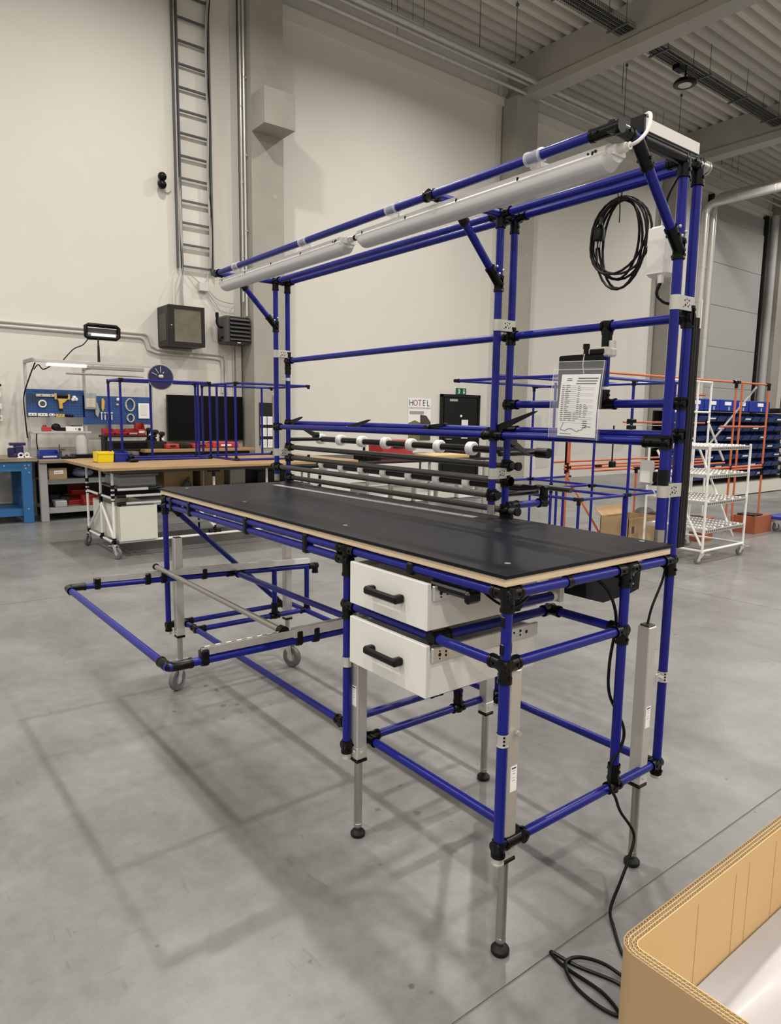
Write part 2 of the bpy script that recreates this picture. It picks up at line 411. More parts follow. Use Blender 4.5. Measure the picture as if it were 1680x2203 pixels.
# other ceiling hanger rods
for i, (x_, y_, z_) in enumerate(((-8.6, 8.24, 8.2), (-8.6, 9.2, 8.2), (-8.6, 12.75, 8.2), (-8.3, 12.2, 8.4), (-8.6, 15.0, 8.3))):
    o = M().cyl((x_, y_, z_), (x_, y_, 9.3), .007, n=6).rbox((x_, y_, 9.24), (.05, .05, .05), .005).build('hanger_rod', 'wire_tray')
    tag(o, ['bare hanger rod left of the near roof beam, farther from the column', 'bare hanger rod beside the pipes just left of the column', 'long bare hanger rod in front of the roof beyond the near beam', 'short bare hanger rod beyond the near roof beam', 'far bare hanger rod close to the second roof beam'][i], 'rod', 'bare hanger rods')
# grey sectional gate in the third bay
d = struct('door_2', M().bb((WX, 19.75, 0), (WX + .05, 23.3, 8.2)), 'gate_panel', smooth=0)
for k in range(6):
    M().rbox((WX + .075, 21.52, .06 + 1.27 * k + .625), (.05, 3.45, 1.262), .008).build('panel', 'gate_panel', d)
for yy in (19.72, 23.32): M().bb((WX, yy - .05, 0), (WX + .16, yy + .05, 8.3)).build('guide_track', 'black_anodised', d, 0)
# insulated pipes rising beside the gate then turning into the hall
for i, (yy, lab) in enumerate(((18.95, 'left insulated foil pipe rising beside the grey gate'), (19.38, 'right insulated foil pipe rising beside the grey gate'))):
    pts = [(-9.95, yy, 0), (-9.95, yy, 7.5 + .25 * i)]
    for a in range(1, 7):
        th = math.pi / 2 * a / 6; pts.append((-9.95 + .3 * (1 - math.cos(th)), yy + .0, 7.5 + .25 * i + .3 * math.sin(th)))
    pts.append((6, yy, 7.8 + .25 * i))
    o = M().tube(pts, .115, 14).build('insulated_pipe', 'insulation_foil'); tag(o, lab, 'pipe', 'insulated pipes by the gate')
    mm = M()
    for z in (1, 2, 3, 4, 5, 6, 7): mm.cyl((-9.95, yy, z), (-9.95, yy, z + .03), .119, n=14)
    for xx in range(-9, 6, 1): mm.cyl((xx, yy, 7.8 + .25 * i), (xx + .03, yy, 7.8 + .25 * i), .119, n=14)
    mm.build('seam_band', 'galvanised', o)['kind'] = 'stuff'
o = M().cyl((-10.0, 23.52, 0), (-10.0, 23.52, 8.3), .12, n=14).build('drain_pipe', 'gate_panel'); tag(o, 'grey drain pipe at the right edge of the grey gate', 'pipe')
# ================================================================== the blue pipe workbench
R = .0149
X0, XC, XL, Y0, YA, YB = -.012, -.756, -2.523, .022, .732, .812
ZT, ZL, ZH, ZTAB = 2.31, .357, .879, 1.073
WB = thing('workbench', 'blue pipe frame packing workbench with black top, drawers and overhead rig', 'workbench', (-1.27, .42, 0))
DIR = {'x': (-1, 0, 0), 'X': (1, 0, 0), 'y': (0, -1, 0), 'Y': (0, 1, 0), 'z': (0, 0, -1), 'Z': (0, 0, 1)}
def pipe(name, a, b, mt='blue_pipe', r=R, root=WB, n=18):
    return M().cyl(a, b, r, n=n).build(name, mt, root)
def joint(c, dirs, root=WB, L=.048, r=.0187, bolts=True, mt='black_joint', n=14):
    """moulded clamp: a collar round the crossing plus a sleeve for each direction"""
    m = M(); c = Vector(c)
    for d in dirs:
        if isinstance(d, tuple): v, l = Vector(d[0]).normalized(), d[1]
        else: v, l = Vector(DIR[d]), L
        m.cyl(c - v * r * .9, c + v * l, r, n=n)
        m.cyl(c + v * (l - .009), c + v * l, r * 1.09, n=n)
        t = Vector((0, 0, 1)) if abs(v.z) < .5 else Vector((0, 1, 0))
        w = v.cross(t).normalized()
        for sgn in ((1, -1) if bolts else ()):
            q = c + v * l * .62 + w * (sgn * r)
            m.cyl(q, q + w * (sgn * .004), .0055, n=6)
    return m.build('connector', mt, root)
def collar(c, ax, l=.04, root=WB, mt='black_joint', r=.0182):
    a = Vector(DIR[ax]); c = Vector(c)
    return M().cyl(c - a * l / 2, c + a * l / 2, r, n=16).build('collar', mt, root)
def band(c, ax, l=.035, root=WB, r=.0164, mt='zinc', tab=None):
    a = Vector(DIR[ax]); c = Vector(c)
    m = M().cyl(c - a * l / 2, c + a * l / 2, r, n=18)
    m.cyl(c - a * l / 2, c - a * (l / 2 - .003), r + .0012, n=18); m.cyl(c + a * l / 2, c + a * (l / 2 - .003), r + .0012, n=18)
    if tab: m.rbox((c.x + tab[0] * .026, c.y + tab[1] * .026, c.z), (.004 + abs(tab[0]) * .03, .004 + abs(tab[1]) * .03, l * .8), .001)
    return m.build('clamp_band', mt, root)
# ---- top board
tb = M().rbox((-1.272, .40, 1.1055), (2.534, .79, .022), .0015).build('tabletop', 'plywood', WB, 0)
M().rbox((-1.2715, .3995, 1.1222), (2.543, .799, .0115), .0015).build('black_mat', 'mat_top', tb, 0)
for (sx, sy) in ((-.915, .12), (-.104, .118), (-.093, .765), (-1.75, .12), (-2.45, .12), (-1.75, .765)):
    M().lathe([(.009, 0), (.009, .0008), (.006, .0012)], (sx, sy, 1.1279), n=14).build('screw', 'zinc', tb)
rl = M().rbox((-1.59, .652, 1.1285), (1.585, .036, .0016), .0004, rz=.0366).build('inlaid_ruler', 'aluminium', tb, 0)
mm = M(); Rz = Matrix.Rotation(.0366, 3, 'Z')
for k in range(158):
    l = .014 if k % 10 == 0 else (.010 if k % 5 == 0 else .006)
    p = Rz @ Vector((-.785 + k * .01, -.016 + l / 2, 0)); mm.box((-1.59 + p.x, .652 + p.y, 1.1294), (.0012, l, .0003), m=Rz)
for k in range(1, 16):
    p = Rz @ Vector((-.785 + k * .1, .006, 0)); mm.box((-1.59 + p.x, .652 + p.y, 1.1294), (.011, .010, .0003), m=Rz)
mm.build('scale_marks', 'ink', rl, 0)['kind'] = 'stuff'
# ---- posts
for (px, py, z0, z1) in ((X0, Y0, .345, ZTAB), (XC, Y0, .345, ZTAB), (XL, Y0, .345, ZTAB), (X0, YB, .33, ZT), (-.76, YB, .33, ZT), (-2.558, YB, .33, ZT),
                         (X0, YA, 1.17, ZT), (-.76, YA, 1.17, ZT), (-2.558, YA, 1.16, ZT), (X0, .557, .37, ZTAB), (XC, .572, .37, ZTAB), (-2.35, .595, .37, .62), (-2.35, .815, .37, .62)):
    pipe('post', (px, py, z0), (px, py, z1))
for (px, py, z0) in ((X0, YA, 1.142), (-.76, YA, 1.142), (-2.558, YA, 1.135)):
    M().cyl((px, py, z0), (px, py, z0 + .04), .0164, n=16).build('end_sleeve', 'steel_rod', WB)
for (px, py) in ((X0, Y0), (XC, Y0), (XL, Y0), (X0, YB), (-.76, YB), (-2.558, YB)):
    M().cyl((px, py, .305), (px, py, .345), .0165, n=16).cyl((px, py, .305), (px, py, .310), .0175, n=16).build('post_cap', 'zinc', WB)
# ---- rails under the top
pipe('rail', (X0, Y0, ZTAB), (X0, YB, ZTAB)); pipe('rail', (XL, Y0, ZTAB), (XL, YB, ZTAB)); pipe('rail', (XC, Y0 + .05, ZTAB), (XC, YB, ZTAB))
pipe('rail', (XL, Y0, ZTAB), (X0, Y0, ZTAB)); pipe('rail', (-2.558, YB - .03, ZTAB), (X0, YB - .03, ZTAB)); pipe('rail', (XL, Y0, 1.036), (XC, Y0, 1.036))
joint((X0, Y0, ZTAB), ('x', 'Y', ('z', .06) and 'z')); joint((X0, YB, ZTAB), ('y', 'z'), L=.05)
joint((XC, Y0, ZTAB), ('x', 'X', 'z'), L=.05); joint((XL, Y0, ZTAB), ('X', 'Y', 'z'), L=.05); joint((XC, Y0, 1.036), ('x', 'z'), L=.055); joint((XL, Y0, 1.036), ('X', 'z'), L=.05)
joint((X0, .557, ZTAB), ('y', 'Y', 'z'), L=.055)
for cx in (-2.40, -2.15, -1.52, -1.02, -.40):
    M().rbox((cx, Y0, 1.055 if cx < -.8 else ZTAB), (.03, .04, .075 if cx < -.8 else .038), .006).build('pipe_clip', 'black_joint', WB)
collar((X0, .27, ZTAB), 'y', .022)
# ---- drawer bay rails
pipe('rail', (XC, Y0, ZH), (X0, Y0, ZH)); pipe('rail', (X0, Y0, ZH), (X0, .557, ZH)); pipe('rail', (-.296, Y0, ZH), (-.296, .557, ZH)); pipe('rail', (-.31, .557, ZH), (X0, .557, ZH))
joint((XC, Y0, ZH), ('X', 'z'), L=.05); joint((X0, Y0, ZH), ('x', 'Y', 'z'), L=.05); joint((-.296, Y0, ZH), (('y', .018) and 'Y', ), L=.06)
collar((-.296, Y0, ZH), 'x', .04); joint((-.296, .557, ZH), ('y', 'X'), L=.04); joint((X0, .557, ZH), ('x', 'y', 'z'), L=.045)
# ---- lower rails
YF = .115
pipe('rail', (-2.53, YF, ZL), (X0, YF, ZL)); pipe('rail', (-2.558, YB - .012, ZL), (X0, YB - .012, ZL))
for rx in (X0, XC, -2.53, -.922, -2.35): pipe('rail', (rx, Y0 if rx in (X0, XC, -2.53) else YF, ZL), (rx, YB, ZL))
joint((X0, Y0, ZL), ('Y', 'z'), L=.03); joint((X0, Y0 + .03, ZL), ('Y',), L=.075); joint((X0, YF, ZL), ('x',), L=.05); joint((X0, YB, ZL), ('y', 'z'), L=.04); joint((X0, YB - .012, ZL), ('x',), L=.05)
joint((X0, .557, ZL), ('y', 'Y', 'Z'), L=.03); joint((X0, .557, ZL + .02), ('Z',), L=.055)
joint((XC, Y0, ZL), ('Y', 'z'), L=.03); joint((XC, YF, ZL), ('x', 'X', 'y', 'Y'), L=.05); joint((XC, .572, ZL), ('y', 'Y', 'Z'), L=.03); joint((XC, .572, ZL + .02), ('Z',), L=.055); joint((XC, YB, ZL), ('y', 'z'), L=.04)
joint((-.922, YF, ZL), ('Y', 'x'), L=.035); joint((-.922, .60, ZL), ('y', 'Y'), L=.03)
joint((XL, Y0, ZL), ('Y', 'z'), L=.035); joint((-2.53, YF, ZL), ('X', 'Y', 'y'), L=.05); joint((-2.35, YF, ZL), ('x', 'Y'), L=.05); joint((-2.35, .595, ZL), ('y', 'Y', 'Z'), L=.03); joint((-2.35, .595, ZL + .02), ('Z',), L=.055); joint((-2.35, .815, ZL), ('y', 'Z'), L=.045)
# end brace in the left frame
pipe('brace', (-2.52, .065, 1.015), (-2.52, .715, .385))
joint((-2.52, .05, 1.03), (((0, .72, -.70), .075), ), L=.07); joint((-2.52, .735, .365), (((0, -.72, .70), .06), 'y'), L=.05)
# ---- lifting legs
def leg(cx, cy, foot, sticker=None):
    e = M().rbox((cx, cy, .5815), (.044, .044, .551), .003).build('leg', 'aluminium', WB, 30)
    M().rbox((cx, cy, .300), (.047, .047, .012), .002).build('end_plate', 'black_joint', e, 30)
    M().rbox((cx, cy, .330), (.046, .046, .045), .002).cyl((cx + .02, cy, .33), (cx + .026, cy, .33), .008, n=10).cyl((cx, cy - .02, .33), (cx, cy - .026, .33), .008, n=10).build('foot_bracket', 'zinc', e, 30)
    M().rbox((cx, cy, .860), (.036, .036, .006), .002).build('end_cap', 'dark_grey_bar', e, 30)
    if sticker:
        sx, sy = sticker
        if sx: M().box((cx + .0224, cy + .002, .545), (.0006, .026, .075)).build('label_sticker', 'paper', e, 0); k = M(); 
        else: M().box((cx + .002, cy - .0224, .545), (.026, .0006, .075)).build('label_sticker', 'paper', e, 0); k = M()
        for q in range(5):
            w = (.018, .010, .008, .006, .010)[q]; z = (.576, .568, .560, .548, .540)[q]
            k.box((cx + .0228, cy + .002, z), (.0003, w, .0045 if q < 1 else .0012)) if sx else k.box((cx + .002, cy - .0228, z), (w, .0003, .0045 if q < 1 else .0012))
        k.build('label_print', 'ink', e, 0)['kind'] = 'stuff'
    if foot:
        M().cyl((cx, cy, .052), (cx, cy, .30), .0145, n=18).lathe([(.0145, 0), (.012, -.008), (.015, -.012), (.015, -.024), (.010, -.034)], (cx, cy, .062), n=16).build('rod', 'steel_rod', e)
        M().lathe([(.024, 0), (.027, .004), (.027, .014), (.018, .024), (.008, .028)], (cx, cy, .0), n=20).build('foot', 'rubber', e)
    else:
        M().cyl((cx, cy, .155), (cx, cy, .30), .0145, n=18).build('rod', 'steel_rod', e)
    return e
leg(-.028, .064, True, (1, 0)); leg(-.735, .060, True, (0, 1)); leg(-.03, .728, True, (1, 0)); leg(-.742, .722, True); lf = leg(-2.466, .062, False); lr = leg(-2.425, .722, False)
def castor(e, cx, cy, zt, ang, wr=.063, w=.028):
    """swivel castor with brake pedal; wheel trails in direction ang"""
    c, s = math.cos(ang), math.sin(ang); hx, hy = cx + c * .035, cy + s * .035
    ax = Vector((-s, c, 0)); R3 = Matrix.Rotation(ang, 3, 'Z')
    m = M().lathe([(.026, 0), (.026, -.006), (.020, -.016)], (cx, cy, zt), n=16)
    for sg in (-1, 1):
        o = Vector((hx, hy, 0)) + ax * (sg * (w / 2 + .006))
        m.prism([(-.055, zt - .016), (.0, zt - .016), (.022, wr - .012), (.010, wr - .016), (-.012, wr + .01)], o - ax * .0012, Vector((c, s, 0)), (0, 0, 1), ax * .0024)
    m.box((cx, cy, zt - .015), (.06, w + .016, .004), m=R3)
    m.cyl(Vector((hx, hy, wr)) - ax * (w / 2 + .010), Vector((hx, hy, wr)) + ax * (w / 2 + .010), .007, n=8)
    m.box((cx - c * .06, cy - s * .06, zt - .022), (.06, w + .012, .004), m=R3)
    f = m.build('castor_fork', 'zinc', e)
    wc = Vector((hx, hy, wr))
    M().lathe([(wr - .012, -w / 2), (wr - .003, -w / 2), (wr, -w / 4), (wr, w / 4), (wr - .003, w / 2), (wr - .012, w / 2)], wc, ax, n=28).build('tyre', 'grey_rubber', f)
    M().lathe([(.012, -w / 2 - .002), (wr - .014, -w / 2 + .003), (wr - .0125, -w / 2 - .001), (wr - .0125, w / 2 + .001), (wr - .014, w / 2 - .003), (.012, w / 2 + .002)], wc, ax, n=24).build('wheel_hub', 'aluminium', f)
castor(lf, -2.466, .062, .165, math.radians(-55)); castor(lr, -2.425, .722, .165, math.radians(20))
for (px, py, tab) in ((X0, Y0, (0, 1)), (XC, Y0, (0, 1)), (X0, YB, (0, -1)), (-.76, YB, (0, -1))): band((px, py, .67), 'z', .036, tab=tab)
for (px, py) in ((X0, YB - .04), (X0, Y0 + .045)):
    M().cyl((px + .012, py, .68), (px + .024, py, .68), .0075, n=6).build('bolt', 'zinc', WB)
mm = M()
for (px, py) in ((X0, Y0), (X0, YB)):
    for dz in (-.010, .001, .011): mm.rbox((px + .0135, py - .008, .67 + dz), (.004, .006, .0065), .001, rz=-.5)
mm.build('band_slots', 'black_joint', WB, 0)['kind'] = 'stuff'
# ---- pull-out carriage frame in the left bay
cf = [Vector((-2.435, -.512, .663)), Vector((-1.085, -.500, .660))]
cb = [Vector((-2.36, .88, .622)), Vector((-1.105, .80, .650))]
pipe('carriage_rail', cf[0], cf[1]); pipe('carriage_rail', cf[0], cb[0]); pipe('carriage_rail', cf[1], cb[1])
for k in (0, 1):
    sx = 1 if k == 0 else -1
    m = M(); pts = [cf[k] + V(sx * .075, 0, 0), cf[k] + V(sx * .02, 0, 0), cf[k] + V(sx * .005, .006, 0), cf[k] + V(0, .02, 0), cf[k] + (cb[k] - cf[k]).normalized() * .085]
    m.tube(pts, .0182, 14).cyl(pts[0], pts[0] + V(-sx * .01, 0, 0), .0196).cyl(pts[-1], pts[-1] - (cb[k] - cf[k]).normalized() * .01, .0196); m.build('corner_joint', 'black_joint', WB)
joint(tuple(cb[0]), ('y', 'z'), L=.045)
xr0 = cf[0].lerp(cb[0], .63); pipe('carriage_rail', (xr0.x, xr0.y, xr0.z), (-1.10, xr0.y, .652)); joint(tuple(xr0), ('X', ((cb[0] - cf[0])[:], .05), ((cf[0] - cb[0])[:], .05)), L=.05)
pipe('carriage_rail', (XC, .40, .66), (-1.10, .40, .652))
def along(k, t, dz=0, dx=0): p = cf[k].lerp(cb[k], t); return p + V(dx, 0, dz)
def slide(k, t0, t1, wide, hi, mt):
    a = along(k, t0, .034); b = along(k, t1, .034); d = (b - a); L_ = d.length; d.normalize(); s_ = d.cross(V(0, 0, 1)).normalized(); u = s_.cross(d)
    m = M().prism([(-wide, -hi), (wide, -hi), (wide, hi), (wide - .004, hi), (wide - .004, -hi + .003), (-wide + .004, -hi + .003), (-wide + .004, hi), (-wide, hi)], a, s_, u, d * L_)
    return m.build('slide_rail', mt, WB, 0)
slide(0, .09, .62, .011, .013, 'zinc'); slide(0, .40, .80, .016, .017, 'zinc'); slide(0, .66, .97, .013, .015, 'white_paint')
slide(1, .09, .55, .011, .014, 'zinc'); slide(1, .38, .98, .016, .018, 'zinc')
for (k, t) in ((0, .10), (0, .28), (0, .34), (0, .50), (1, .10), (1, .40), (1, .46)):
    p = along(k, t, .012)
    M().rbox((p.x, p.y, p.z), (.040, .030, .060), .006).cyl((p.x, p.y - .012, p.z - .012), (p.x, p.y + .012, p.z - .012), .021, n=14).build('slide_clamp', 'black_joint', WB)
mm = M()
for q in range(9): p = along(1, .11 + q * .032, .049); mm.rbox((p.x, p.y, p.z), (.005, .020, .0012), .0005)
mm.build('slide_slots', 'white_paint', WB, 0)['kind'] = 'stuff'
pipe('cross_tube', (-2.44, -.066, .715), (-1.10, -.045, .703), 'steel_rod', .0125)
M().cyl((-1.115, -.046, .703), (-1.085, -.045, .703), .022, n=20).build('hub_wheel', 'black_joint', WB); M().cyl((-2.44, -.066, .715), (-2.450, -.066, .715), .017, n=18).build('hub_wheel', 'black_joint', WB)
# ---- drawers
def drawer(z0, z1):
    xa, xb, ya, yb, th = -.680, -.284, -.020, .470, .012
    d = M().rbox(((xa + xb) / 2, ya + .008, (z0 + z1) / 2), (xb - xa, .016, z1 - z0), .002).build('drawer', 'drawer_white', WB, 30)
    zt = z1 - .022
    m = M().bb((xb - .003 - th, ya + .016, z0), (xb - .003, yb, zt)).bb((xa + .003, ya + .016, z0), (xa + .003 + th, yb, zt)).bb((xa + .003 + th, yb - th, z0), (xb - .003 - th, yb, zt)).bb((xa + .006, ya + .018, z0 + .002), (xb - .006, yb - .003, z0 + th - .001))
    m.build('drawer_body', 'drawer_white', d, 0)
    zc = (z0 + z1) / 2 + .004; hx0, hx1 = -.555, -.388; yh = ya
    m = M()
    for hx in (hx0 + .012, hx1 - .012): m.rbox((hx, yh - .017, zc), (.024, .036, .026), .005)
    m.rbox(((hx0 + hx1) / 2, yh - .031, zc), (hx1 - hx0, .014, .026), .006).build('handle', 'black_plastic', d, 30)
    for xs_, sg in ((xb, 1), (xa, -1)):
        M().rbox((xs_ + sg * .004, (ya + yb) / 2 + .008, z1 - .030), (.012, yb - ya - .02, .045), .002).build('drawer_slide', 'zinc', d, 0)
        mk = M()
        for (dy, dz, r_) in ((.045, 0, .006), (.045, .011, .003), (.045, -.012, .003), (.07, .006, .004), (.07, -.006, .004), (.40, .008, .005), (.40, -.006, .004), (.43, .0, .006), (.37, .006, .004)):
            mk.cyl((xs_ + sg * .0098, ya + dy, z1 - .030 + dz), (xs_ + sg * .0106, ya + dy, z1 - .030 + dz), r_, n=10)
        mk.build('slide_holes', 'black_joint', d, 0)['kind'] = 'stuff'
    return d
drawer(.908, 1.050); drawer(.700, .862)
M().rbox((-.292, .30, .822), (.012, .05, .045), .003).build('slide_hook', 'steel_rod', WB, 30)
for zz in (1.018, .835): M().bb((-.702, .0, zz + .005), (-.692, .46, zz - .03)).build('slide_bracket', 'zinc', WB, 0)
# ---- control handset, control box
m = M().rbox((-.235, .035, 1.040), (.165, .05, .030), .010).rbox((-.150, .030, 1.034), (.024, .055, .036), .008)
m.build('control_handset', 'black_plastic', WB)
cbx = M().prism([(.46, 1.055), (.755, 1.055), (.765, 1.03), (.760, .965), (.70, .955), (.56, .948), (.47, .975)], (-.175, 0, 0), (0, 1, 0), (0, 0, 1), (.085, 0, 0)).build('control_box', 'black_plastic', WB, 20)
M().rbox((-.088, .70, 1.008), (.006, .08, .075), .003).build('control_box_lid', 'black_joint', cbx)
M().cyl((-.088, .715, 1.02), (-.084, .715, 1.02), .004, n=8).cyl((-.088, .715, .99), (-.084, .715, .99), .004, n=8).build('screw', 'zinc', cbx)
pipe('stub_pipe', (-.15, .20, .985), (-.15, .37, .985)); M().cyl((-.15, .37, .985), (-.15, .40, .985), .016, n=16).build('stub_cap', 'white_paint', WB); joint((-.15, .205, .985), ('y', 'Z'), L=.03)
M().rbox((-.15, .395, 1.01), (.05, .018, .085), .002).build('stub_bracket', 'aluminium', WB, 0)
def bez(p, n=10):
    """smooth curve through points (Catmull-Rom)"""
    P = [Vector(q) for q in p]; out = []
    for i in range(len(P) - 1):
        a = P[max(i - 1, 0)]; b = P[i]; c = P[i + 1]; d = P[min(i + 2, len(P) - 1)]
        for k in range(n):
            t = k / n; out.append(.5 * ((2 * b) + (c - a) * t + (2 * a - 5 * b + 4 * c - d) * t * t + (3 * b - a - 3 * c + d) * t ** 3))
    out.append(P[-1]); return out
M().tube(bez([(-.03, .728, .862), (-.028, .745, .92), (-.022, .785, 1.0), (-.02, .80, 1.06)]), .0042).build('leg_cable', 'cable_black', WB)
M().tube(bez([(-.20, .10, 1.045), (-.12, .09, 1.02), (-.05, .075, 1.022), (-.03, .10, 1.035), (-.05, .16, 1.05)]), .004).build('handset_cable', 'cable_black', WB)
for (px, py, z) in ((X0, Y0, 1.0), (X0, Y0, .925), (X0, YB, 1.03)): M().rbox((px, py + .0155, z), (.014, .006, .03), .002).rbox((px, py - .0155, z), (.014, .006, .03), .002).build('pipe_clip', 'black_joint', WB)
# ---- overhead rig
YFR = .376
pipe('rail', (-2.585, YFR, ZT), (X0, YFR, ZT)); pipe('rail', (-2.558, YA, ZT), (X0, YA, ZT)); pipe('rail', (-2.558, YB, ZT), (X0, YB, ZT))
for ax_ in (X0, -.76, -2.575): pipe('arm', (ax_, YFR, ZT + (.0 if ax_ != X0 else .0)), (ax_, .845, ZT))
for px in (X0, -.76, -2.558):
    joint((px, YA, ZT), ('z', 'Y') + (('x',) if px == X0 else ('X',) if px < -2 else ('x', 'X')), L=.052)
    joint((px, YB, ZT), ('z',) + (('x',) if px == X0 else ('X',) if px < -2 else ('x', 'X')), L=.060)
joint((X0, YFR, ZT), ('x', 'Y'), L=.075, r=.0182); M().cyl((X0 + .001, YFR, ZT), (X0 + .022, YFR, ZT), .0187, n=16).build('end_cap', 'black_joint', WB)
joint((-.76, YFR, ZT), ('Y', ('x', .02) and 'x'), L=.03); joint((-2.575, YFR, ZT), ('Y', 'X'), L=.03); M().cyl((-2.59, YFR, ZT), (-2.60, YFR, ZT), .018, n=14).build('end_cap', 'black_joint', WB)
pipe('arm_sleeve', (X0, .50, ZT), (X0, .80, ZT), 'black_joint', .0176); M().cyl((X0, .80, ZT), (X0, .85, ZT), .0185, n=18).build('arm_joint', 'steel_rod', WB); M().cyl((X0, .848, ZT), (X0, .857, ZT), .0205, n=20).build('end_cap', 'steel_rod', WB)
for px in (X0, -.76, -2.558):
    a = V(px, .512, ZT - .035); b = V(px, .708, 2.075); pipe('brace', a, b); d = (b - a).normalized()
    joint(tuple(a - d * .03), ((tuple(d), .075),), L=.06); joint((px, YA, 2.05), ('Z', 'z'), L=.03, r=.0182); joint(tuple(b + d * .028), ((tuple(-d), .07),), L=.06)
    m = M()
    for (dy, dz) in ((-.016, .035), (.0, -.022), (-.03, .06), (.004, .05)): m.sphere((px + .0165, YA + dy, 2.05 + dz), .0055, 8)
    m.build('bolt', 'zinc', WB)
# rails behind the top
pipe('rail', (-2.558, YB, 1.856), (X0, YB, 1.856)); pipe('rail', (-2.558, YA, 1.461), (X0, YA, 1.464)); pipe('rail', (-2.558, YB, 1.483), (X0, YB, 1.483)); pipe('rail', (-.76, YB, 1.586), (X0, YB, 1.586))
pipe('post', (-.308, YB, 1.586), (-.308, YB, 1.856))
for px in (X0, -.76, -2.558):
    s_ = ('x',) if px == X0 else ('X',) if px < -2 else ('x', 'X')
    joint((px, YB, 1.856), ('z', 'Z') + s_, L=.034 if px != -2.558 else .05); joint((px, YA, 1.462), s_ + (((0, 0, 1), .022), ((0, 0, -1), .022)), L=.075 if px == X0 else .055); joint((px, YB, 1.483), s_ + (((0, 0, 1), .022), ((0, 0, -1), .022)), L=.055)
joint((X0, YB, 1.586), ('x', ((0, 0, 1), .02), ((0, 0, -1), .02)), L=.03); joint((-.76, YB, 1.586), ('X', ((0, 0, 1), .02), ((0, 0, -1), .02)), L=.05); joint((-.308, YB, 1.586), ('Z', 'x', 'X'), L=.05); joint((-.308, YB, 1.856), ('z', ((1, 0, 0), .02), ((-1, 0, 0), .02)), L=.03)
collar((-.308, YB, 1.81), 'z', .05); collar((-2.558, YB, 1.80), 'z', .05)
for z in (1.771, 1.630): M().cyl((-.308, YB, z - .016), (-.308, YB, z + .016), .0166, n=18).build('clamp_band', 'white_paint', WB)
band((-2.558, YB, 1.745), 'z', .018, tab=(0, -1))
for px in (X0, -.76, -2.558):
    for z in (1.893, 1.308):
        p = M().cyl((px, YA, z - .022), (px, YA, z + .022), .0166, n=18).cyl((px, YB, z - .022), (px, YB, z + .022), .0166, n=18).rbox((px + .0145, (YA + YB) / 2, z), (.003, .092, .044), .001).rbox((px - .0145, (YA + YB) / 2, z), (.003, .092, .044), .001).build('post_plate', 'aluminium', WB)
        m = M()
        for (dy, dz, r_) in ((-.012, .008, .003), (.0, .012, .0022), (.012, .009, .003), (-.008, -.006, .004), (.008, -.009, .003), (.016, -.004, .002), (-.018, -.012, .0022), (.002, .001, .0022)):
            m.cyl((px + .0155, .772 + dy, z + dz), (px + .0166, .772 + dy, z + dz), r_, n=8)
        m.build('plate_holes', 'black_joint', p, 0)['kind'] = 'stuff'
# grey roll bars and roller shafts
for (ya_, xa, xb, z) in ((YB, -2.53, -.700, 1.338), (YB, -2.53, -.76, 1.274), (YA, -2.60, -.735, 1.221), (YB, -2.53, -.695, 1.153)):
    yy = ya_ + (.036 if ya_ == YB else 0)
    yy = ya_
    bx = M().cyl((xa, yy, z), (xb, yy, z), .0142, n=16).build('roll_bar', 'dark_grey_bar', WB)
    M().cyl((xb, yy, z), (xb + .012, yy, z), .0175, n=18).cyl((xa - .01, yy, z), (xa, yy, z), .0175, n=16).build('bar_cap', 'black_plastic', bx)
    for px in (-.76, -2.558): joint((px, ya_, z), (((0, 0, 1), .024), ((0, 0, -1), .024), ((1, 0, 0), .05) if px < -2 else ((1, 0, 0), .03)), bolts=False)
for (z, xb, xl) in ((1.384, -.86, (-2.564, -2.335, -2.112, -1.884, -1.661, -1.439, -1.205)), (1.219, -.93, (-2.53, -2.31, -2.10, -1.884, -1.661, -1.439, -1.22, -1.01))):
    s_ = M().cyl((-2.60, 1.05, z), (xb + .1, 1.05, z), .0170, n=8).build('roller_shaft', 'black_plastic', WB, 30)
    M().cyl((xb + .06, 1.05, z), (xb + .125, 1.05, z), .022, n=18).build('shaft_end', 'black_plastic', s_)
    for q, xx in enumerate(xl):
        M().lathe([(.014, -.021), (.028, -.021), (.033, -.015), (.033, .015), (.028, .021), (.014, .021)], (xx, 1.05, z), (1, 0, 0), n=20).build('roller', 'white_plastic', s_)
for z in (1.384, 1.212):
    for xx in (-2.55, -.80): pipe('roller_arm', (xx, YB, z), (xx, 1.06, z), 'black_joint', .011)
pipe('side_arm', (-.745, YB, 1.172), (-.745, 1.05, 1.172)); joint((-.745, YB + .01, 1.172), ('Y', 'z'), L=.05); joint((-.745, 1.04, 1.172), ('y', 'Z'), L=.035); M().rbox((-.745, 1.04, 1.215), (.03, .035, .06), .008).build('arm_hook', 'black_plastic', WB)
pipe('side_arm', (-.83, 1.09, 1.232), (-.64, 1.09, 1.232), 'dark_grey_bar', .012)
def lever(p, v, w, l, mt='black_plastic'):
    v = Vector(v).normalized(); w = Vector(w).normalized(); k = v.cross(w)
    return M().prism([(0, -.016), (l * .25, -.013), (l * .9, -.004), (l, .0), (l * .9, .005), (l * .3, .013), (0, .014)], Vector(p) - k * .005, v, w, k * .010).cyl(Vector(p) - k * .016, Vector(p) + k * .016, .017, n=12).build('clamp_lever', mt, WB)
lever((-2.49, .775, 1.478), (.97, -.0, .26), (-.26, 0, .97), .17); lever((-1.86, .775, 1.462), (.97, 0, .25), (-.25, 0, .97), .21); lever((-1.24, .80, 1.478), (.98, 0, .2), (-.2, 0, .98), .13); lever((-.78, .74, 1.478), (.93, .05, .34), (-.34, 0, .93), .24)
lever((-2.22, .80, 1.42), (-.97, 0, .22), (.22, 0, .97), .16); lever((-.775, .86, 1.43), (.5, .6, -.55), (0, .6, .6), .09)
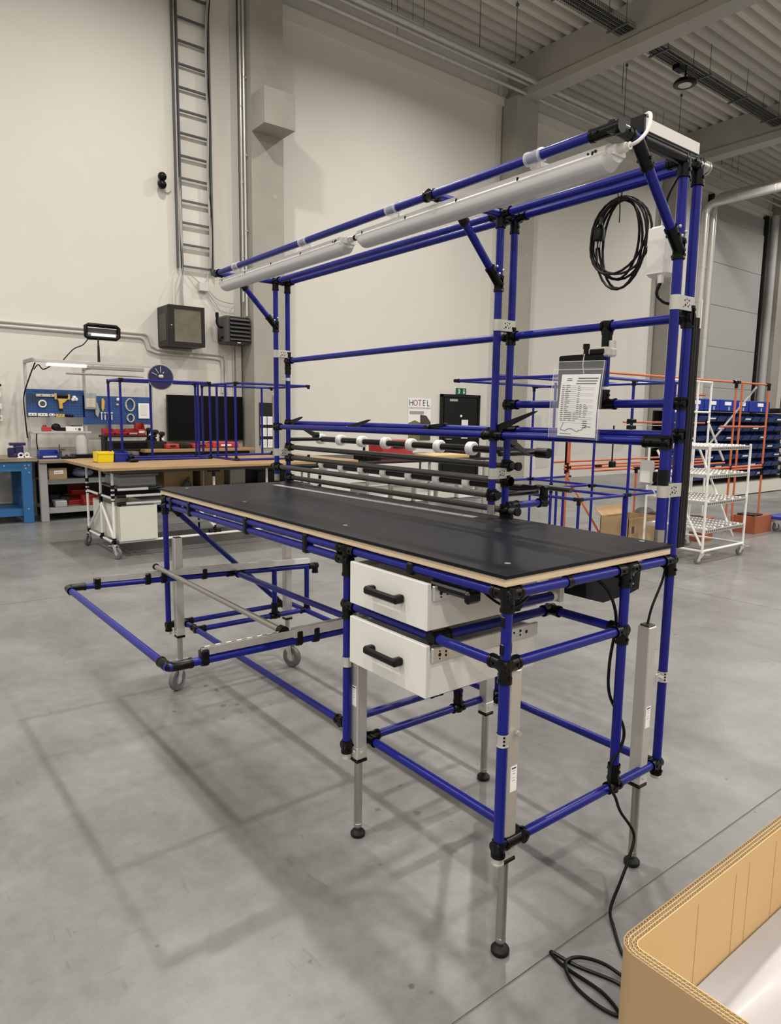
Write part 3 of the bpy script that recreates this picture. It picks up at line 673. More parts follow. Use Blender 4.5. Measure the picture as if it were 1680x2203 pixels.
# black aluminium edge profile behind the right end
pf = M().rbox((X0 - .004, .857, 1.485), (.026, .044, .75), .002).build('edge_profile', 'black_anodised', WB, 30)
for dx in (-.006, .006): M().box((X0 + .0095, .857 + dx * 1.4, 1.485), (.0012, .003, .74)).build('profile_groove', 'dark_edge', pf, 0)
M().rbox((X0 + .012, .868, 1.87), (.004, .006, .09), .001).build('profile_strip', 'white_paint', pf, 0)
# driver housing on top of the right arm
dh = M().bb((X0 - .022, .485, ZT + .018), (X0 + .020, .775, ZT + .050)).build('driver_housing', 'aluminium', WB, 0)
M().bb((X0 - .023, .478, ZT + .010), (X0 + .021, .487, ZT + .056)).build('housing_cap', 'black_joint', dh, 0); M().bb((X0 - .018, .485, ZT + .010), (X0 + .016, .77, ZT + .019)).build('housing_base', 'black_joint', dh, 0)
# ================================================================== things on the workbench
STUFF = []
def stuff(o): o['kind'] = 'stuff'; return o
# ---- linear lamps under the front rail
def lamp(label, xa, xb, clips):
    yc, zc = .424, 2.252
    t = thing('linear_lamp', label, 'lamp', ((xa + xb) / 2, yc, zc), 'linear lamps under the rig')
    L_ = xb - xa
    m = M(); pr = [(-.036, .002), (-.040, .010), (-.034, .030), (-.018, .036), (.018, .036), (.034, .030), (.040, .010), (.036, .002)]
    m.prism(pr, (xa + .02, yc, zc), (0, 1, 0), (0, 0, 1), (L_ - .04, 0, 0))
    for sx, x_ in ((-1, xa + .02), (1, xb - .02)):
        m.prism([(p[0] * .8, p[1] * .85 + .001) for p in pr], (x_, yc, zc), (0, 1, 0), (0, 0, 1), (sx * .02, 0, 0))
    m.build('housing', 'white_plastic', t, 25)
    m = M(); dp = [(-.037, .004)] + [(-.037 * math.cos(a), -.034 * math.sin(a) ** .8) for a in [math.pi * k / 10 for k in range(1, 10)]] + [(.037, .004)]
    dp = [(-.037, .004), (-.036, -.010), (-.030, -.022), (-.016, -.031), (.0, -.034), (.016, -.031), (.030, -.022), (.036, -.010), (.037, .004)]
    m.prism(dp, (xa + .03, yc, zc), (0, 1, 0), (0, 0, 1), (L_ - .06, 0, 0))
    for x_, sx in ((xa + .03, -1), (xb - .03, 1)):
        a = [Vector((x_, yc + p[0], zc + p[1])) for p in dp]; b = [Vector((x_ + sx * .025, yc + p[0] * .72, zc + .004 + (p[1] - .004) * .45)) for p in dp]; n = len(dp)
        m.add(a + b, [(i, i + 1, n + i + 1, n + i) for i in range(n - 1)] + [tuple(range(n, 2 * n))])
    m.build('diffuser', 'diffuser', t, 40)
    k = M()
    for q in range(5):
        xx = xa + .06 + (L_ - .12) * q / 4; k.box((xx, yc - .0385, zc + .016), (.006, .004, .010))
    k.cyl((xb - .05, yc - .041, zc + .019), (xb - .05, yc - .034, zc + .019), .004, n=8).cyl((xb - .075, yc - .041, zc + .018), (xb - .075, yc - .034, zc + .018), .003, n=8)
    stuff(k.build('clip_marks', 'black_joint', t, 0))
    for cx in clips:
        M().cyl((cx - .03, .376, ZT), (cx + .03, .376, ZT), .0195, n=18, caps=False).cyl((cx - .03, .376, ZT), (cx - .022, .376, ZT), .021, n=18).cyl((cx + .022, .376, ZT), (cx + .03, .376, ZT), .021, n=18).rbox((cx, .40, ZT - .022), (.05, .04, .012), .003).build('clear_clip', 'clear_plastic', t)
        M().rbox((cx + .015, .415, ZT - .024), (.05, .02, .003), .001).cyl((cx, .405, ZT - .035), (cx, .405, ZT - .008), .004, n=8).build('clip_screw', 'zinc', t)
    M().cyl((xb - .002, yc, zc + .020), (xb + .022, yc, zc + .020), .013, n=12).cyl((xb + .015, yc, zc + .020), (xb + .034, yc, zc + .020), .0105, n=12).build('cable_gland', 'white_plastic', t)
    return t
lamp('shorter looking far white linear lamp at the left end of the overhead rail', -2.595, -1.338, (-2.322, -1.63))
la = lamp('near white linear lamp under the overhead rail with white cable at its end', -1.256, -.028, (-.982, -.29))
M().cyl((-1.338 + .03, .424, 2.272), (-1.26, .424, 2.272), .006, n=8).cyl((-1.30, .424, 2.272), (-1.262, .424, 2.272), .012, n=12).build('link_cable', 'cable_black', la)
o = M().tube(bez([(.006, .424, 2.272), (.028, .43, 2.280), (.036, .455, 2.31), (.030, .475, 2.350), (.018, .485, 2.366), (.002, .492, 2.368)]), .0052).build('lamp_cable', 'cable_white'); tag(o, 'white cable looping from the near linear lamp up to the driver housing', 'cable')
# ---- coiled extension cable
t = thing('coiled_cable', 'coiled black power cable with plug hanging from the top rail', 'cable', (-.295, .835, 2.15))
pts = []; turns = 6
for k in range(turns * 26 + 8):
    a = 2 * math.pi * k / 26 + math.pi / 2; q = k / (turns * 26); j = math.sin(q * 17.0) * .010
    rx = .119 - .036 * math.sin(q * 5.2) ** 2 + .004 * math.sin(q * 21); rz = .152 - .030 * math.sin(q * 6.3 + .6) ** 2
    pts.append((-.298 + j + rx * math.cos(a), .838 + .012 * math.sin(q * 9), 2.285 - rz + rz * math.sin(a) + .006 * math.sin(q * 23)))
M().tube(pts, .0044, 8).build('cord', 'cable_black', t)
M().lathe([(.006, .055), (.008, .03), (.012, .025), (.018, .012), (.019, -.022), (.014, -.026)], (-.372, .825, 2.180), (.10, 0, 1), n=14).build('plug', 'black_plastic', t)
for dx in (-.006, .006): M().cyl((-.376 + dx, .825, 2.155), (-.378 + dx, .825, 2.133), .0024, n=8).build('plug_pin', 'zinc', t)
M().tube([(-.298 + .008 * math.cos(a), .826, 2.302 + .024 * math.sin(a)) for a in [2 * math.pi * i / 16 for i in range(16)]], .0018, 6, True).tube(bez([(-.298, .822, 2.28), (-.292, .822, 2.25), (-.291, .822, 2.20)]), .002, 6).build('cable_tie', 'black_plastic', t)
# ---- junction box on the right upright
t = thing('junction_box', 'white plastic junction box fixed to the right uprights', 'junction box', (-.096, .775, 1.985))
M().rbox((-.096, .775, 2.062), (.072, .060, .155), .010).build('box', 'white_plastic', t)
M().rbox((-.096, .743, 2.062), (.060, .006, .142), .002).build('lid_face', 'white_plastic', t)
M().cyl((-.075, .745, 1.985), (-.075, .745, 1.960), .010, n=12).cyl((-.075, .745, 2.137), (-.075, .745, 2.165), .010, n=12).build('cable_gland', 'galvanised', t)
M().tube(bez([(-.075, .745, 1.96), (-.085, .745, 1.93), (-.07, .76, 1.905), (-.045, .775, 1.895)]), .005).build('outlet_cable', 'cable_black', t)
M().tube(bez([(-.075, .745, 2.16), (-.07, .75, 2.22), (-.05, .76, 2.27), (-.04, .77, 2.30)]), .004).build('inlet_cable', 'cable_black', t)
# ---- small white adapter
t = thing('power_adapter', 'small white rounded adapter clamped low beside the right upright', 'adapter', (-.10, .80, 1.32))
M().rbox((-.103, .785, 1.358), (.050, .022, .082), .008).build('body', 'white_plastic', t)
M().rbox((-.057, .785, 1.345), (.045, .012, .034), .003).build('bracket', 'black_joint', t); M().cyl((-.012, .732, 1.325), (-.012, .732, 1.375), .0178, n=16).build('holder', 'black_joint', t)
M().tube(bez([(-.09, .785, 1.318), (-.07, .788, 1.29), (-.05, .79, 1.26), (-.045, .79, 1.20), (-.045, .79, 1.13)]), .0025).build('cord', 'cable_white', t)
# ---- tablet holder, clear pouch with job sheet
t = thing('tablet_holder', 'black tablet holder on a clamp arm behind the clear document pouch', 'holder', (-.34, .745, 1.60))
M().rbox((-.362, .742, 1.672), (.190, .012, .170), .012).build('tablet', 'black_plastic', t)
M().cyl((-.345, .748, 1.755), (-.345, .748, 1.790), .009, n=12).cyl((-.345, .748, 1.775), (-.345, .748, 1.792), .012, n=10).build('clamp_knob', 'black_plastic', t)
M().rbox((-.295, .745, 1.762), (.06, .02, .02), .004).build('jaw', 'black_plastic', t)
M().rbox((-.262, .765, 1.76), (.03, .05, .03), .005).cyl((-.262, .78, 1.76), (-.262, .78, 1.80), .012, n=12).build('ball_arm', 'galvanised', t)
M().tube(bez([(-.343, .736, 1.757), (-.345, .733, 1.72), (-.340, .733, 1.69), (-.348, .733, 1.66)]), .0018, 6).build('string', 'cable_white', t)
t = thing('document_pouch', 'clear plastic pouch holding a printed job sheet on the blue rails', 'pouch', (-.345, .70, 1.46))
pu = Vector((.211, 0, -.006)); pu.normalize(); pvv = Vector((-.012, -.006, -.266)); pvv.normalize()
PO = Vector((-.446, .712, 1.735))
def pp(a, b, d=0): return PO + pu * a + pvv * b + Vector((0, -1, .0)) * (d + .012 * math.sin(min(1, b / .26) * math.pi) * .6)
def sheet(m, a0, a1, b0, b1, d, th, n=6):
    vs = []; 
    for k in range(n + 1):
        b = b0 + (b1 - b0) * k / n
        vs += [pp(a0, b, d), pp(a1, b, d), pp(a1, b, d + th), pp(a0, b, d + th)]
    fs = [(0, 1, 2, 3), tuple(4 * n + q for q in (3, 2, 1, 0))]
    for k in range(n):
        for q in range(4): fs.append((4 * k + q, 4 * k + 4 + q, 4 * k + 4 + (q + 1) % 4, 4 * k + (q + 1) % 4))
    return m.add(vs, fs)
sheet(M(), 0, .211, 0, .270, .004, .0006).build('pouch_front', 'pouch_plastic', t)
sheet(M(), 0, .211, .0, .270, -.006, .0006).build('pouch_back', 'pouch_plastic', t)
m = M(); sheet(m, 0, .211, .028, .031, .0046, .0012, 1); sheet(m, 0, .211, 0, .003, .0046, .0012, 1); sheet(m, .208, .211, 0, .27, .0046, .001); sheet(m, 0, .003, 0, .27, .0046, .001); m.build('pouch_seam', 'clear_plastic', t, 0)
pa = sheet(M(), .036, .198, .046, .262, -.001, .0006).build('job_sheet', 'paper', t)
def mark(m, a, b, w, h): return sheet(m, a, a + w, b, b + h, -.0002, .0003, 1)
m = M()
for k in range(3): mark(m, .108 - .003 * k, .058 + k * .009, .083, .0034)
for k in range(20): mark(m, .046, .085 + k * .0068, .135 if k % 3 else .06, .0004)
rr = random.Random(3)
for k in range(19):
    b = .083 + k * .0068; x_ = .044
    mark(m, x_, b, .008 + rr.random() * .004, .0022 if k > 12 else .0016); mark(m, x_ + .017, b, .008 + rr.random() * .016, .0017)
    if k > 13: mark(m, x_ + .036, b, .014, .0026); mark(m, x_ + .055, b, .012, .002)
for k in range(17): mark(m, .112, .086 + k * .0070, .008 + rr.random() * .004, .0016); 
for k in range(9, 16): mark(m, .126, .086 + k * .0070, .009, .002); mark(m, .142, .086 + k * .007, .008 + rr.random() * .010, .0016)
for k in range(4): mark(m, .142, .205 + k * .0075, .018, .0026)
mark(m, .062, .060, .020, .002); mark(m, .060, .066, .024, .0024); mark(m, .046, .2525, .05, .002)
stuff(m.build('sheet_print', 'ink', pa, 0))
m = M(); ln = [(.062, .214), (.048, .240), (.070, .243), (.080, .236), (.098, .235), (.122, .245), (.127, .239), (.140, .238), (.146, .230), (.158, .224), (.178, .226)]
for (a, b), (c, d) in zip(ln, ln[1:]): m.cyl(pp(a, b, .0002), pp(c, d, .0002), .0009, n=4)
stuff(m.build('sheet_drawing', 'ink_blue', pa, 0))
# ---- power cable down the post to the floor
o = M().tube(bez([(-.08, .49, 1.045), (-.045, .52, 1.0), (-.028, .54, .93), (-.032, .545, .86), (-.038, .537, .76), (-.036, .545, .66), (.000, .575, .56), (.004, .568, .50), (-.005, .53, .44), (.008, .508, .385), (.012, .54, .33), (.010, .575, .27), (.030, .63, .18), (.045, .585, .12), (.055, .53, .07), (.075, .45, .02), (.115, .41, .0052), (.19, .34, .0050), (.26, .30, .0050), (.30, .24, .0050), (.24, .235, .005), (.14, .195, .0050), (.065, .178, .0060), (.12, .165, .0050), (.24, .175, .005), (.31, .15, .005), (.26, .13, .005), (.18, .135, .0050), (.125, .165, .014), (.13, .215, .014), (.19, .255, .013), (.28, .27, .005), (.36, .3, .005)], 8), .0050, 8).build('power_cable', 'cable_black')
tag(o, 'black power cable running down the end post and looping on the floor', 'cable')
# ================================================================== cardboard box in the foreground
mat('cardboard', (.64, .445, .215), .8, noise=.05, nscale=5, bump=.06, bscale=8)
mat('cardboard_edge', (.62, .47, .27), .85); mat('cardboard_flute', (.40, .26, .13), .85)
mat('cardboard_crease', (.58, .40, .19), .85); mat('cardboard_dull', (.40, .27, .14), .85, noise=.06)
mat('foil_sheet', (.44, .43, .445), .36, noise=.04, coat=.1, bump=.3, bscale=6)
BX0, BX1, BY0, BY1, BZ = .462, 1.02, -.140, .98, .46
t = thing('cardboard_box', 'large open cardboard box with thick corrugated rim in the foreground', 'box', ((BX0 + BX1) / 2, (BY0 + BY1) / 2, 0))
TH = .028; rc = .046
def ring(d, z0, z1, th):
    """closed wall loop with rounded corners, inset by d"""
    def loop(e):
        out = []; r_ = max(.004, rc - e)
        for (cx, cy, a0) in ((BX0 + rc, BY0 + rc, math.pi), (BX1 - rc, BY0 + rc, 1.5 * math.pi), (BX1 - rc, BY1 - rc, 0), (BX0 + rc, BY1 - rc, .5 * math.pi)):
            for k in range(5): a = a0 + math.pi / 2 * k / 4; out.append((cx + r_ * math.cos(a), cy + r_ * math.sin(a)))
        return out
    def off(e): return loop(e)
    A = off(d); B = off(d + th); n = len(A); vs = []
    for P, z in ((A, z0), (A, z1), (B, z1), (B, z0)): vs += [(x, y, z) for x, y in P]
    fs = []
    for q in range(4):
        for i in range(n): j = (i + 1) % n; fs.append((q * n + i, q * n + j, ((q + 1) % 4) * n + j, ((q + 1) % 4) * n + i))
    return M().add(vs, fs), A
m, A = ring(0, 0, BZ, .0020); m.build('outer_liner', 'cardboard_dull', t, 30)  # shade on the outer walls is put into this darker brown
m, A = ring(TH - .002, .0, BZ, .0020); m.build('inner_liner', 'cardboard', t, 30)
for e in (.0088, .0175): ring(e, BZ - .02, BZ - .0005, .0012)[0].build('middle_liner', 'cardboard_edge', t, 30)
# flutes between the liners, real waves visible on the rim
for w_, (e, amp, per) in enumerate(((.0054, .0030, .0105), (.0136, .0034, .0085), (.0222, .0032, .0105))):
    base = ring(e, 0, 1, .001)[1]; path = []; n = len(base)
    for i in range(n):
        a = Vector(base[i]); b = Vector(base[(i + 1) % n]); l = (b - a).length; k = max(1, int(l / .0016))
        for q in range(k): path.append(a.lerp(b, q / k))
    N = len(path); vs = []; s_ = 0; mm = M()
    for i in range(N):
        tn = (path[(i + 1) % N] - path[i - 1]); tn.normalize(); nn = Vector((-tn.y, tn.x)); s_ += (path[i] - path[i - 1]).length
        p = path[i] + nn * (amp * math.sin(2 * math.pi * s_ / per))
        vs += [(p.x, p.y, BZ - .014), (p.x, p.y, BZ - .0008), (p.x + nn.x * .0007, p.y + nn.y * .0007, BZ - .0008)]
    fs = []
    for i in range(N): j = (i + 1) % N; fs += [(3 * i, 3 * j, 3 * j + 1, 3 * i + 1), (3 * i + 1, 3 * j + 1, 3 * j + 2, 3 * i + 2)]
    stuff(mm.add(vs, fs).build('corrugation', 'cardboard_edge', t, 0))
ring(.002, .0, BZ - .012, TH - .004)[0].build('core', 'cardboard_flute', t, 0)
M().bb((BX0 + .01, BY0 + .01, 0), (BX1 - .01, BY1 - .01, .012)).build('box_bottom', 'cardboard', t, 0)
mm = M()
for yy in (.15, .33, .40, .55): mm.box((BX0 + TH + .0006, yy, .30), (.0008, .0012, .26))
stuff(mm.build('crease', 'cardboard_crease', t, 0))
# plastic film lying in the box
m = M(); nx, ny = 22, 40; vs = []
for i in range(nx + 1):
    for j in range(ny + 1):
        x = BX0 + TH + .004 + (BX1 - BX0 - 2 * TH - .008) * i / nx; y = BY0 + TH + .004 + (BY1 - BY0 - 2 * TH - .008) * j / ny
        z = .196 + .010 * math.sin(9 * x + 2 * y) * math.sin(3 * y + 1) + .006 * math.sin(31 * x - 6 * y) + (.02 * max(0, 1 - i / 3))
        vs.append((x, y, z))
fs = [(i * (ny + 1) + j, (i + 1) * (ny + 1) + j, (i + 1) * (ny + 1) + j + 1, i * (ny + 1) + j + 1) for i in range(nx) for j in range(ny)]
n0 = len(vs); vs += [(x, y, .05) for x, y, z in vs]
fs += [tuple(n0 + q for q in reversed(f)) for f in fs]
m.add(vs, fs); o = m.build('plastic_film', 'foil_sheet'); tag(o, 'white translucent plastic film lying inside the large cardboard box', 'plastic film')
tt = thing('packed_part', 'black tube end with cardboard tab at the far end of the cardboard box', 'part', (.60, .75, .20))
M().cyl((.545, .70, .232), (.66, .76, .235), .022, n=16).build('tube_end', 'black_plastic', tt); M().rbox((.54, .78, .26), (.09, .02, .10), .003).build('tab', 'cardboard', tt, 0)
# ================================================================== left background
mat('steel_blue', (.022, .12, .30), .42, noise=.08, nscale=4)
mat('steel_grey', (.30, .30, .295), .45, noise=.08, nscale=4)
mat('shelf_grey', (.16, .165, .17), .5, noise=.1)
mat('red_plastic', (.42, .030, .030), .45); mat('yellow_plastic', (.86, .68, .015), .4); mat('bin_blue', (.012, .035, .30), .38); mat('tool_yellow', (.62, .40, .08), .5)
mat('dark_blue_paint', (.014, .016, .075), .4); mat('grey_plastic', (.33, .345, .34), .5); mat('bag_blue', (.16, .19, .28), .8)
mat('screen_black', (.0012, .0012, .0015), .5, spec=.15); mat('heater_grey', (.070, .070, .067), .5, spec=.3); mat('rack_black', (.0095, .0088, .0078), .45, spec=.35); mat('rack_glass', (.16, .145, .11), .07, spec=.8, metal=.25, noise=.4, nscale=5)
mat('lit_tube', (.85, .85, .82), .4, emit=(1, .97, .9), estr=.35)
mat('white_pipe', (.76, .76, .74), .35); mat('tote_cream', (.60, .60, .53), .5, noise=.03)
mat('green_sign', (.010, .11, .06), .5); mat('door_dark', (.0075, .0088, .0095), .5, spec=.3)
mat('orange_print', (.55, .16, .08), .6); mat('beige_cable', (.55, .50, .42), .6)
wood('bench_wood', (.16, .12, .08), (.30, .24, .17), (6, 1, 6)); wood('beech_top', (.30, .185, .085), (.42, .27, .13), (10, 1.2, 10))
def peg():
    m = mat('pegboard_blue', (.020, .075, .26), .4); nt = m.node_tree; b = nt.nodes['Principled BSDF']
    g = nt.nodes.new('ShaderNodeNewGeometry'); vm = nt.nodes.new('ShaderNodeVectorMath'); vm.operation = 'MULTIPLY'; vm.inputs[1].default_value = (0, 25, 25); nt.links.new(g.outputs['Position'], vm.inputs[0])
    fr = nt.nodes.new('ShaderNodeVectorMath'); fr.operation = 'FRACTION'; nt.links.new(vm.outputs[0], fr.inputs[0])
    ds = nt.nodes.new('ShaderNodeVectorMath'); ds.operation = 'DISTANCE'; ds.inputs[1].default_value = (0, .5, .5); nt.links.new(fr.outputs[0], ds.inputs[0])
    lt = nt.nodes.new('ShaderNodeMath'); lt.operation = 'LESS_THAN'; lt.inputs[1].default_value = .17; nt.links.new(ds.outputs['Value'], lt.inputs[0])
    mx = nt.nodes.new('ShaderNodeMix'); mx.data_type = 'RGBA'; mx.inputs['A'].default_value = (.020, .075, .26, 1); mx.inputs['B'].default_value = (.006, .016, .05, 1); nt.links.new(lt.outputs[0], mx.inputs['Factor']); nt.links.new(mx.outputs['Result'], b.inputs['Base Color'])
peg()
def bin_mesh(c, w, d, h, ry=0, lip=.5):
    """open stacking bin, opening towards +X; c = centre of its base"""
    cx, cy, cz = c; t_ = .004; x0, x1 = cx - d / 2, cx + d / 2; y0, y1 = cy - w / 2, cy + w / 2
    side = [(x0, cz), (x1 - .12 * d, cz), (x1, cz + h * lip), (x1 - .28 * d, cz + h * lip + .02), (x1 - .36 * d, cz + h), (x0, cz + h)]
    m = M()
    for yy in (y0, y1 - t_): m.prism(side, (0, yy, 0), (1, 0, 0), (0, 0, 1), (0, t_, 0))
    m.bb((x0, y0, cz), (x1 - .12 * d, y1, cz + t_)).bb((x0, y0, cz), (x0 + t_, y1, cz + h))
    m.prism([(x1 - .12 * d - t_, cz), (x1 - .12 * d, cz), (x1, cz + h * lip), (x1 - t_, cz + h * lip)], (0, y0, 0), (1, 0, 0), (0, 0, 1), (0, w, 0))
    m.bb((x1 - .01, y0, cz + h * lip - .012), (x1 + .006, y1, cz + h * lip))
    return m
def sbin(name, label, c, w, d, h, mt, group=None, card=True, lip=.5):
    t = thing(name, label, 'bin', c, group); bin_mesh(c, w, d, h, lip=lip).build('body', mt, t, 0)
    if card: M().box((c[0] + d / 2 - .04 * d, c[1], c[2] + h * lip * .55), (.004, w * .72, h * .2), m=Matrix.Rotation(.25, 3, 'Y')).build('label_card', 'paper', t, 0)
    return t
# ---- blue steel workbench
t = thing('steel_workbench', 'bright blue steel workbench with worn wooden top at the left edge', 'workbench', (-9.75, -.4, 0))
M().rbox((-9.76, -.42, .875), (.90, 2.25, .05), .004).build('top', 'bench_wood', t, 0)
M().bb((-9.37, -1.45, .72), (-9.34, .64, .845)).build('apron', 'steel_blue', t, 0); M().bb((-10.15, -1.45, .74), (-10.12, .64, .85)).build('apron', 'steel_blue', t, 0)
for (lx, ly) in ((-9.38, .57), (-10.12, .57), (-9.38, -1.4), (-10.12, -1.4)): M().rbox((lx, ly, .425), (.09, .13, .85), .006).build('leg', 'steel_blue', t, 0)
for xx in (-9.34,):
    mm = M()
    for (yy, zz) in ((.55, .80), (.60, .80), (.56, .76), (.60, .70), (.30, .80), (.57, .2)): mm.cyl((-9.338, yy, zz), (-9.333, yy, zz), .010, n=8)
    stuff(mm.build('rivet', 'zinc', t, 0))
M().bb((-10.1, -1.4, .16), (-9.40, .55, .20)).build('lower_shelf', 'steel_blue', t, 0); M().bb((-9.41, -1.4, .10), (-9.38, .55, .20)).build('shelf_lip', 'steel_blue', t, 0)
# ---- vice and small clamps
t = thing('bench_vice', 'dark blue bench vice standing on the worn wooden top', 'vice', (-9.62, .52, .90))
M().rbox((-9.62, .52, .925), (.16, .15, .05), .01).rbox((-9.62, .53, 1.0), (.14, .11, .12), .015).build('base', 'dark_blue_paint', t); M().rbox((-9.62, .52, 1.08), (.12, .20, .04), .008).build('jaw', 'dark_blue_paint', t)
M().lathe([(.05, 0), (.055, .01), (.055, .12), (.04, .13)], (-9.60, .445, .90), n=14).build('swivel', 'dark_blue_paint', t)
for i, (yy, rr_) in enumerate(((.525, .030), (.60, .026))):
    o = M().tube([(-9.42, yy + rr_ * math.cos(a), .935 + .028 * math.sin(a)) for a in [2 * math.pi * k / 14 for k in range(14)]], .009, 6, True).rbox((-9.40, yy, .905), (.03, .10, .012), .003).build('roll_clip', 'white_plastic')
    tag(o, ['white ring clip in front of the bench vice', 'white ring clip to the right of the bench vice'][i], 'clip')
# ---- wall leaflet rack at the left edge
t = thing('leaflet_rack', 'wall rack with white and red leaflets at the left picture edge', 'rack', (-10.2, .28, 1.32))
M().bb((-10.28, .05, 1.40), (-10.25, .44, 1.86)).build('back_plate', 'gate_panel', t, 0)
for k in range(3): M().rbox((-10.215, .25, 1.43 + .17 * k), (.06, .40, .08), .004).build('tray', 'white_plastic', t, 0); M().box((-10.183, .25, 1.435 + .17 * k), (.003, .36, .04)).build('leaflet', ['orange_print', 'paper', 'orange_print'][k], t, 0)
M().rbox((-10.2, .26, 1.90), (.08, .40, .04), .015).build('stapler', 'black_plastic', t)
# ---- grey bench
t = thing('grey_workbench', 'grey steel workbench with wooden top and two shelves below', 'workbench', (-9.72, 1.9, 0))
M().rbox((-9.72, 2.27, .845), (.90, 3.10, .045), .004).build('top', 'bench_wood', t, 0)
for (lx, ly) in ((-9.34, .77), (-10.12, .77), (-9.34, 3.7), (-10.12, 3.7)): M().rbox((lx, ly, .41), (.08, .10, .82), .006).build('leg', 'steel_grey', t, 0)
M().bb((-10.14, .80, .55), (-9.36, 3.7, .58)).build('shelf', 'shelf_grey', t, 0); M().bb((-9.37, .80, .52), (-9.35, 3.7, .59)).build('shelf_lip', 'shelf_grey', t, 0)
M().bb((-10.14, .80, .15), (-9.36, 3.7, .18)).build('shelf', 'steel_grey', t, 0); M().bb((-9.37, .80, .11), (-9.35, 3.7, .19)).build('shelf_lip', 'steel_grey', t, 0)
M().bb((-10.16, .8, .0), (-10.14, 3.7, .82)).build('dark_backing', 'rack_black', t, 0)  # added black sheet, stands in for the shade under the bench
t = thing('parcel_box', 'brown cardboard parcel with white label on the grey bench shelf', 'box', (-9.5, .97, .58)); M().rbox((-9.52, .975, .66), (.25, .24, .16), .004).build('carton', 'cardboard_dull', t, 0); M().box((-9.393, .985, .685), (.002, .12, .05)).build('label', 'paper', t, 0); text_mesh('label_text', 'Default Unit', 'ink', t, (-9.3918, .985, .677), (0, 1, 0), (0, 0, 1), .020)
o = M().sphere((-9.56, 1.35, .65), .1, 12, (1.2, 1.5, .6)).sphere((-9.60, 1.30, .69), .06, 10, (1, 1.2, .8)).build('cloth_bag', 'bag_blue'); tag(o, 'blue grey cloth bundle on the middle shelf of the grey bench', 'cloth')
for i, (yy, xx, zz) in enumerate(((1.25, -9.72, .18), (1.42, -9.50, .18), (1.32, -9.80, .32))):
    sbin('storage_bin', ['red storage bin at the back of the low grey bench shelf', 'red storage bin at the front of the low grey bench shelf', 'upper red storage bin stacked on the low grey bench shelf'][i], (xx, yy, zz), .22, .26, .14, 'red_plastic', card=False)
o = M().rbox((-9.50, 1.0, .23), (.22, .16, .09), .01).build('tool_case', 'grey_plastic'); tag(o, 'small grey case on the low shelf of the grey bench', 'case')
for i, (yy, zz) in enumerate(((.90, .21), (1.10, .28), (.98, .30))): o = M().rbox((-9.62 - .05 * i, yy, zz), (.18, .14, .06 + .02 * i), .012).build('power_tool', 'rack_black'); M(); tag(o, ['flat black tool beside the grey bench leg', 'black tool behind the small grey case', 'taller black tool on the low grey bench shelf'][i], 'tool')
# ---- pegboard station
t = thing('assembly_station', 'aluminium profile station with blue pegboards and lamp boom on grey bench', 'workstation', (-10.05, 1.6, .87))
for (yy, z1) in ((.75, 2.26), (1.545, 2.20), (2.56, 2.12)):
    M().rbox((-10.05, yy, (.87 + z1) / 2), (.04, .04, z1 - .87), .003).build('post', 'aluminium', t, 0)
    M().prism([(-10.05, z1 - .35), (-9.50, z1 - .05), (-9.50, z1), (-10.05, z1)][::1], (0, yy - .015, 0), (1, 0, 0), (0, 0, 1), (0, .03, 0)) if False else M().rbox((-9.78, yy, z1 - .02), (.58, .03, .05), .003).build('cantilever', 'steel_grey', t, 0)
M().rbox((-9.50, 1.65, 2.235), (.04, 1.75, .04), .003).build('boom', 'aluminium', t, 0)
M().rbox((-9.52, 1.19, 2.185), (.10, .52, .04), .006).build('lamp_tube', 'lit_tube', t, 0); M().rbox((-9.52, 1.86, 2.175), (.09, .82, .05), .006).build('lamp_tray', 'steel_grey', t, 0); M().cyl((-9.62, 1.2, 2.08), (-9.62, 2.3, 2.08), .014).build('hang_rail', 'aluminium', t)
p1_ = M().rbox((-10.0, 1.13, 1.655), (.012, .79, .40), .003).build('pegboard', 'pegboard_blue', t, 0); p2_ = M().rbox((-10.0, 2.015, 1.565), (.012, 1.03, .43), .003).build('pegboard', 'pegboard_blue', t, 0)
M().rbox((-9.86, 1.14, 1.235), (.28, .80, .028), .003).build('shelf', 'aluminium', t, 0)
M().tube(bez([(-9.5, .78, 2.2), (-9.7, .735, 2.0), (-9.95, .70, 1.75), (-9.95, .70, 1.45), (-9.98, .72, 1.15)]), .009).build('cable', 'cable_black', t)
M().tube(bez([(-9.52, 1.0, 2.18), (-9.6, .90, 2.12), (-9.6, .84, 2.18), (-9.7, .80, 2.12)]), .008).build('cable', 'cable_black', t)
M().tube(bez([(-9.75, .80, 1.22), (-9.78, .80, 1.1), (-9.8, .82, .90)]), .008).build('cable', 'cable_black', t)
t = thing('task_lamp', 'black ring shaped lamp head on a thin pole above the pegboard station', 'lamp', (-9.55, 1.6, 2.25))
M().cyl((-9.55, 1.64, 2.25), (-9.6, 1.655, 2.50), .020, .016).cyl((-9.6, 1.655, 2.5), (-9.62, 1.66, 2.62), .012).build('pole', 'black_plastic', t)
fr = [(-.23, -.075), (-.20, -.09), (.20, -.085), (.23, -.06), (.235, .07), (.21, .09), (-.19, .095), (-.23, .075)]
m = M(); oc = Vector((-9.66, 1.735, 2.70)); m.tube([oc + V(0, a, b) for a, b in fr], .030, 8, True).build('frame', 'black_plastic', t)
M().rbox((-9.66, 1.75, 2.655), (.05, .34, .035), .005).build('light_bar', 'lit_tube', t); M().rbox((-9.68, 1.735, 2.72), (.02, .42, .07), .004).build('back', 'heater_grey', t)
M().tube(bez([(-9.66, 1.55, 2.62), (-9.62, 1.45, 2.5), (-9.56, 1.30, 2.42), (-9.52, 1.15, 2.26)]), .008).build('cord', 'cable_black', t)
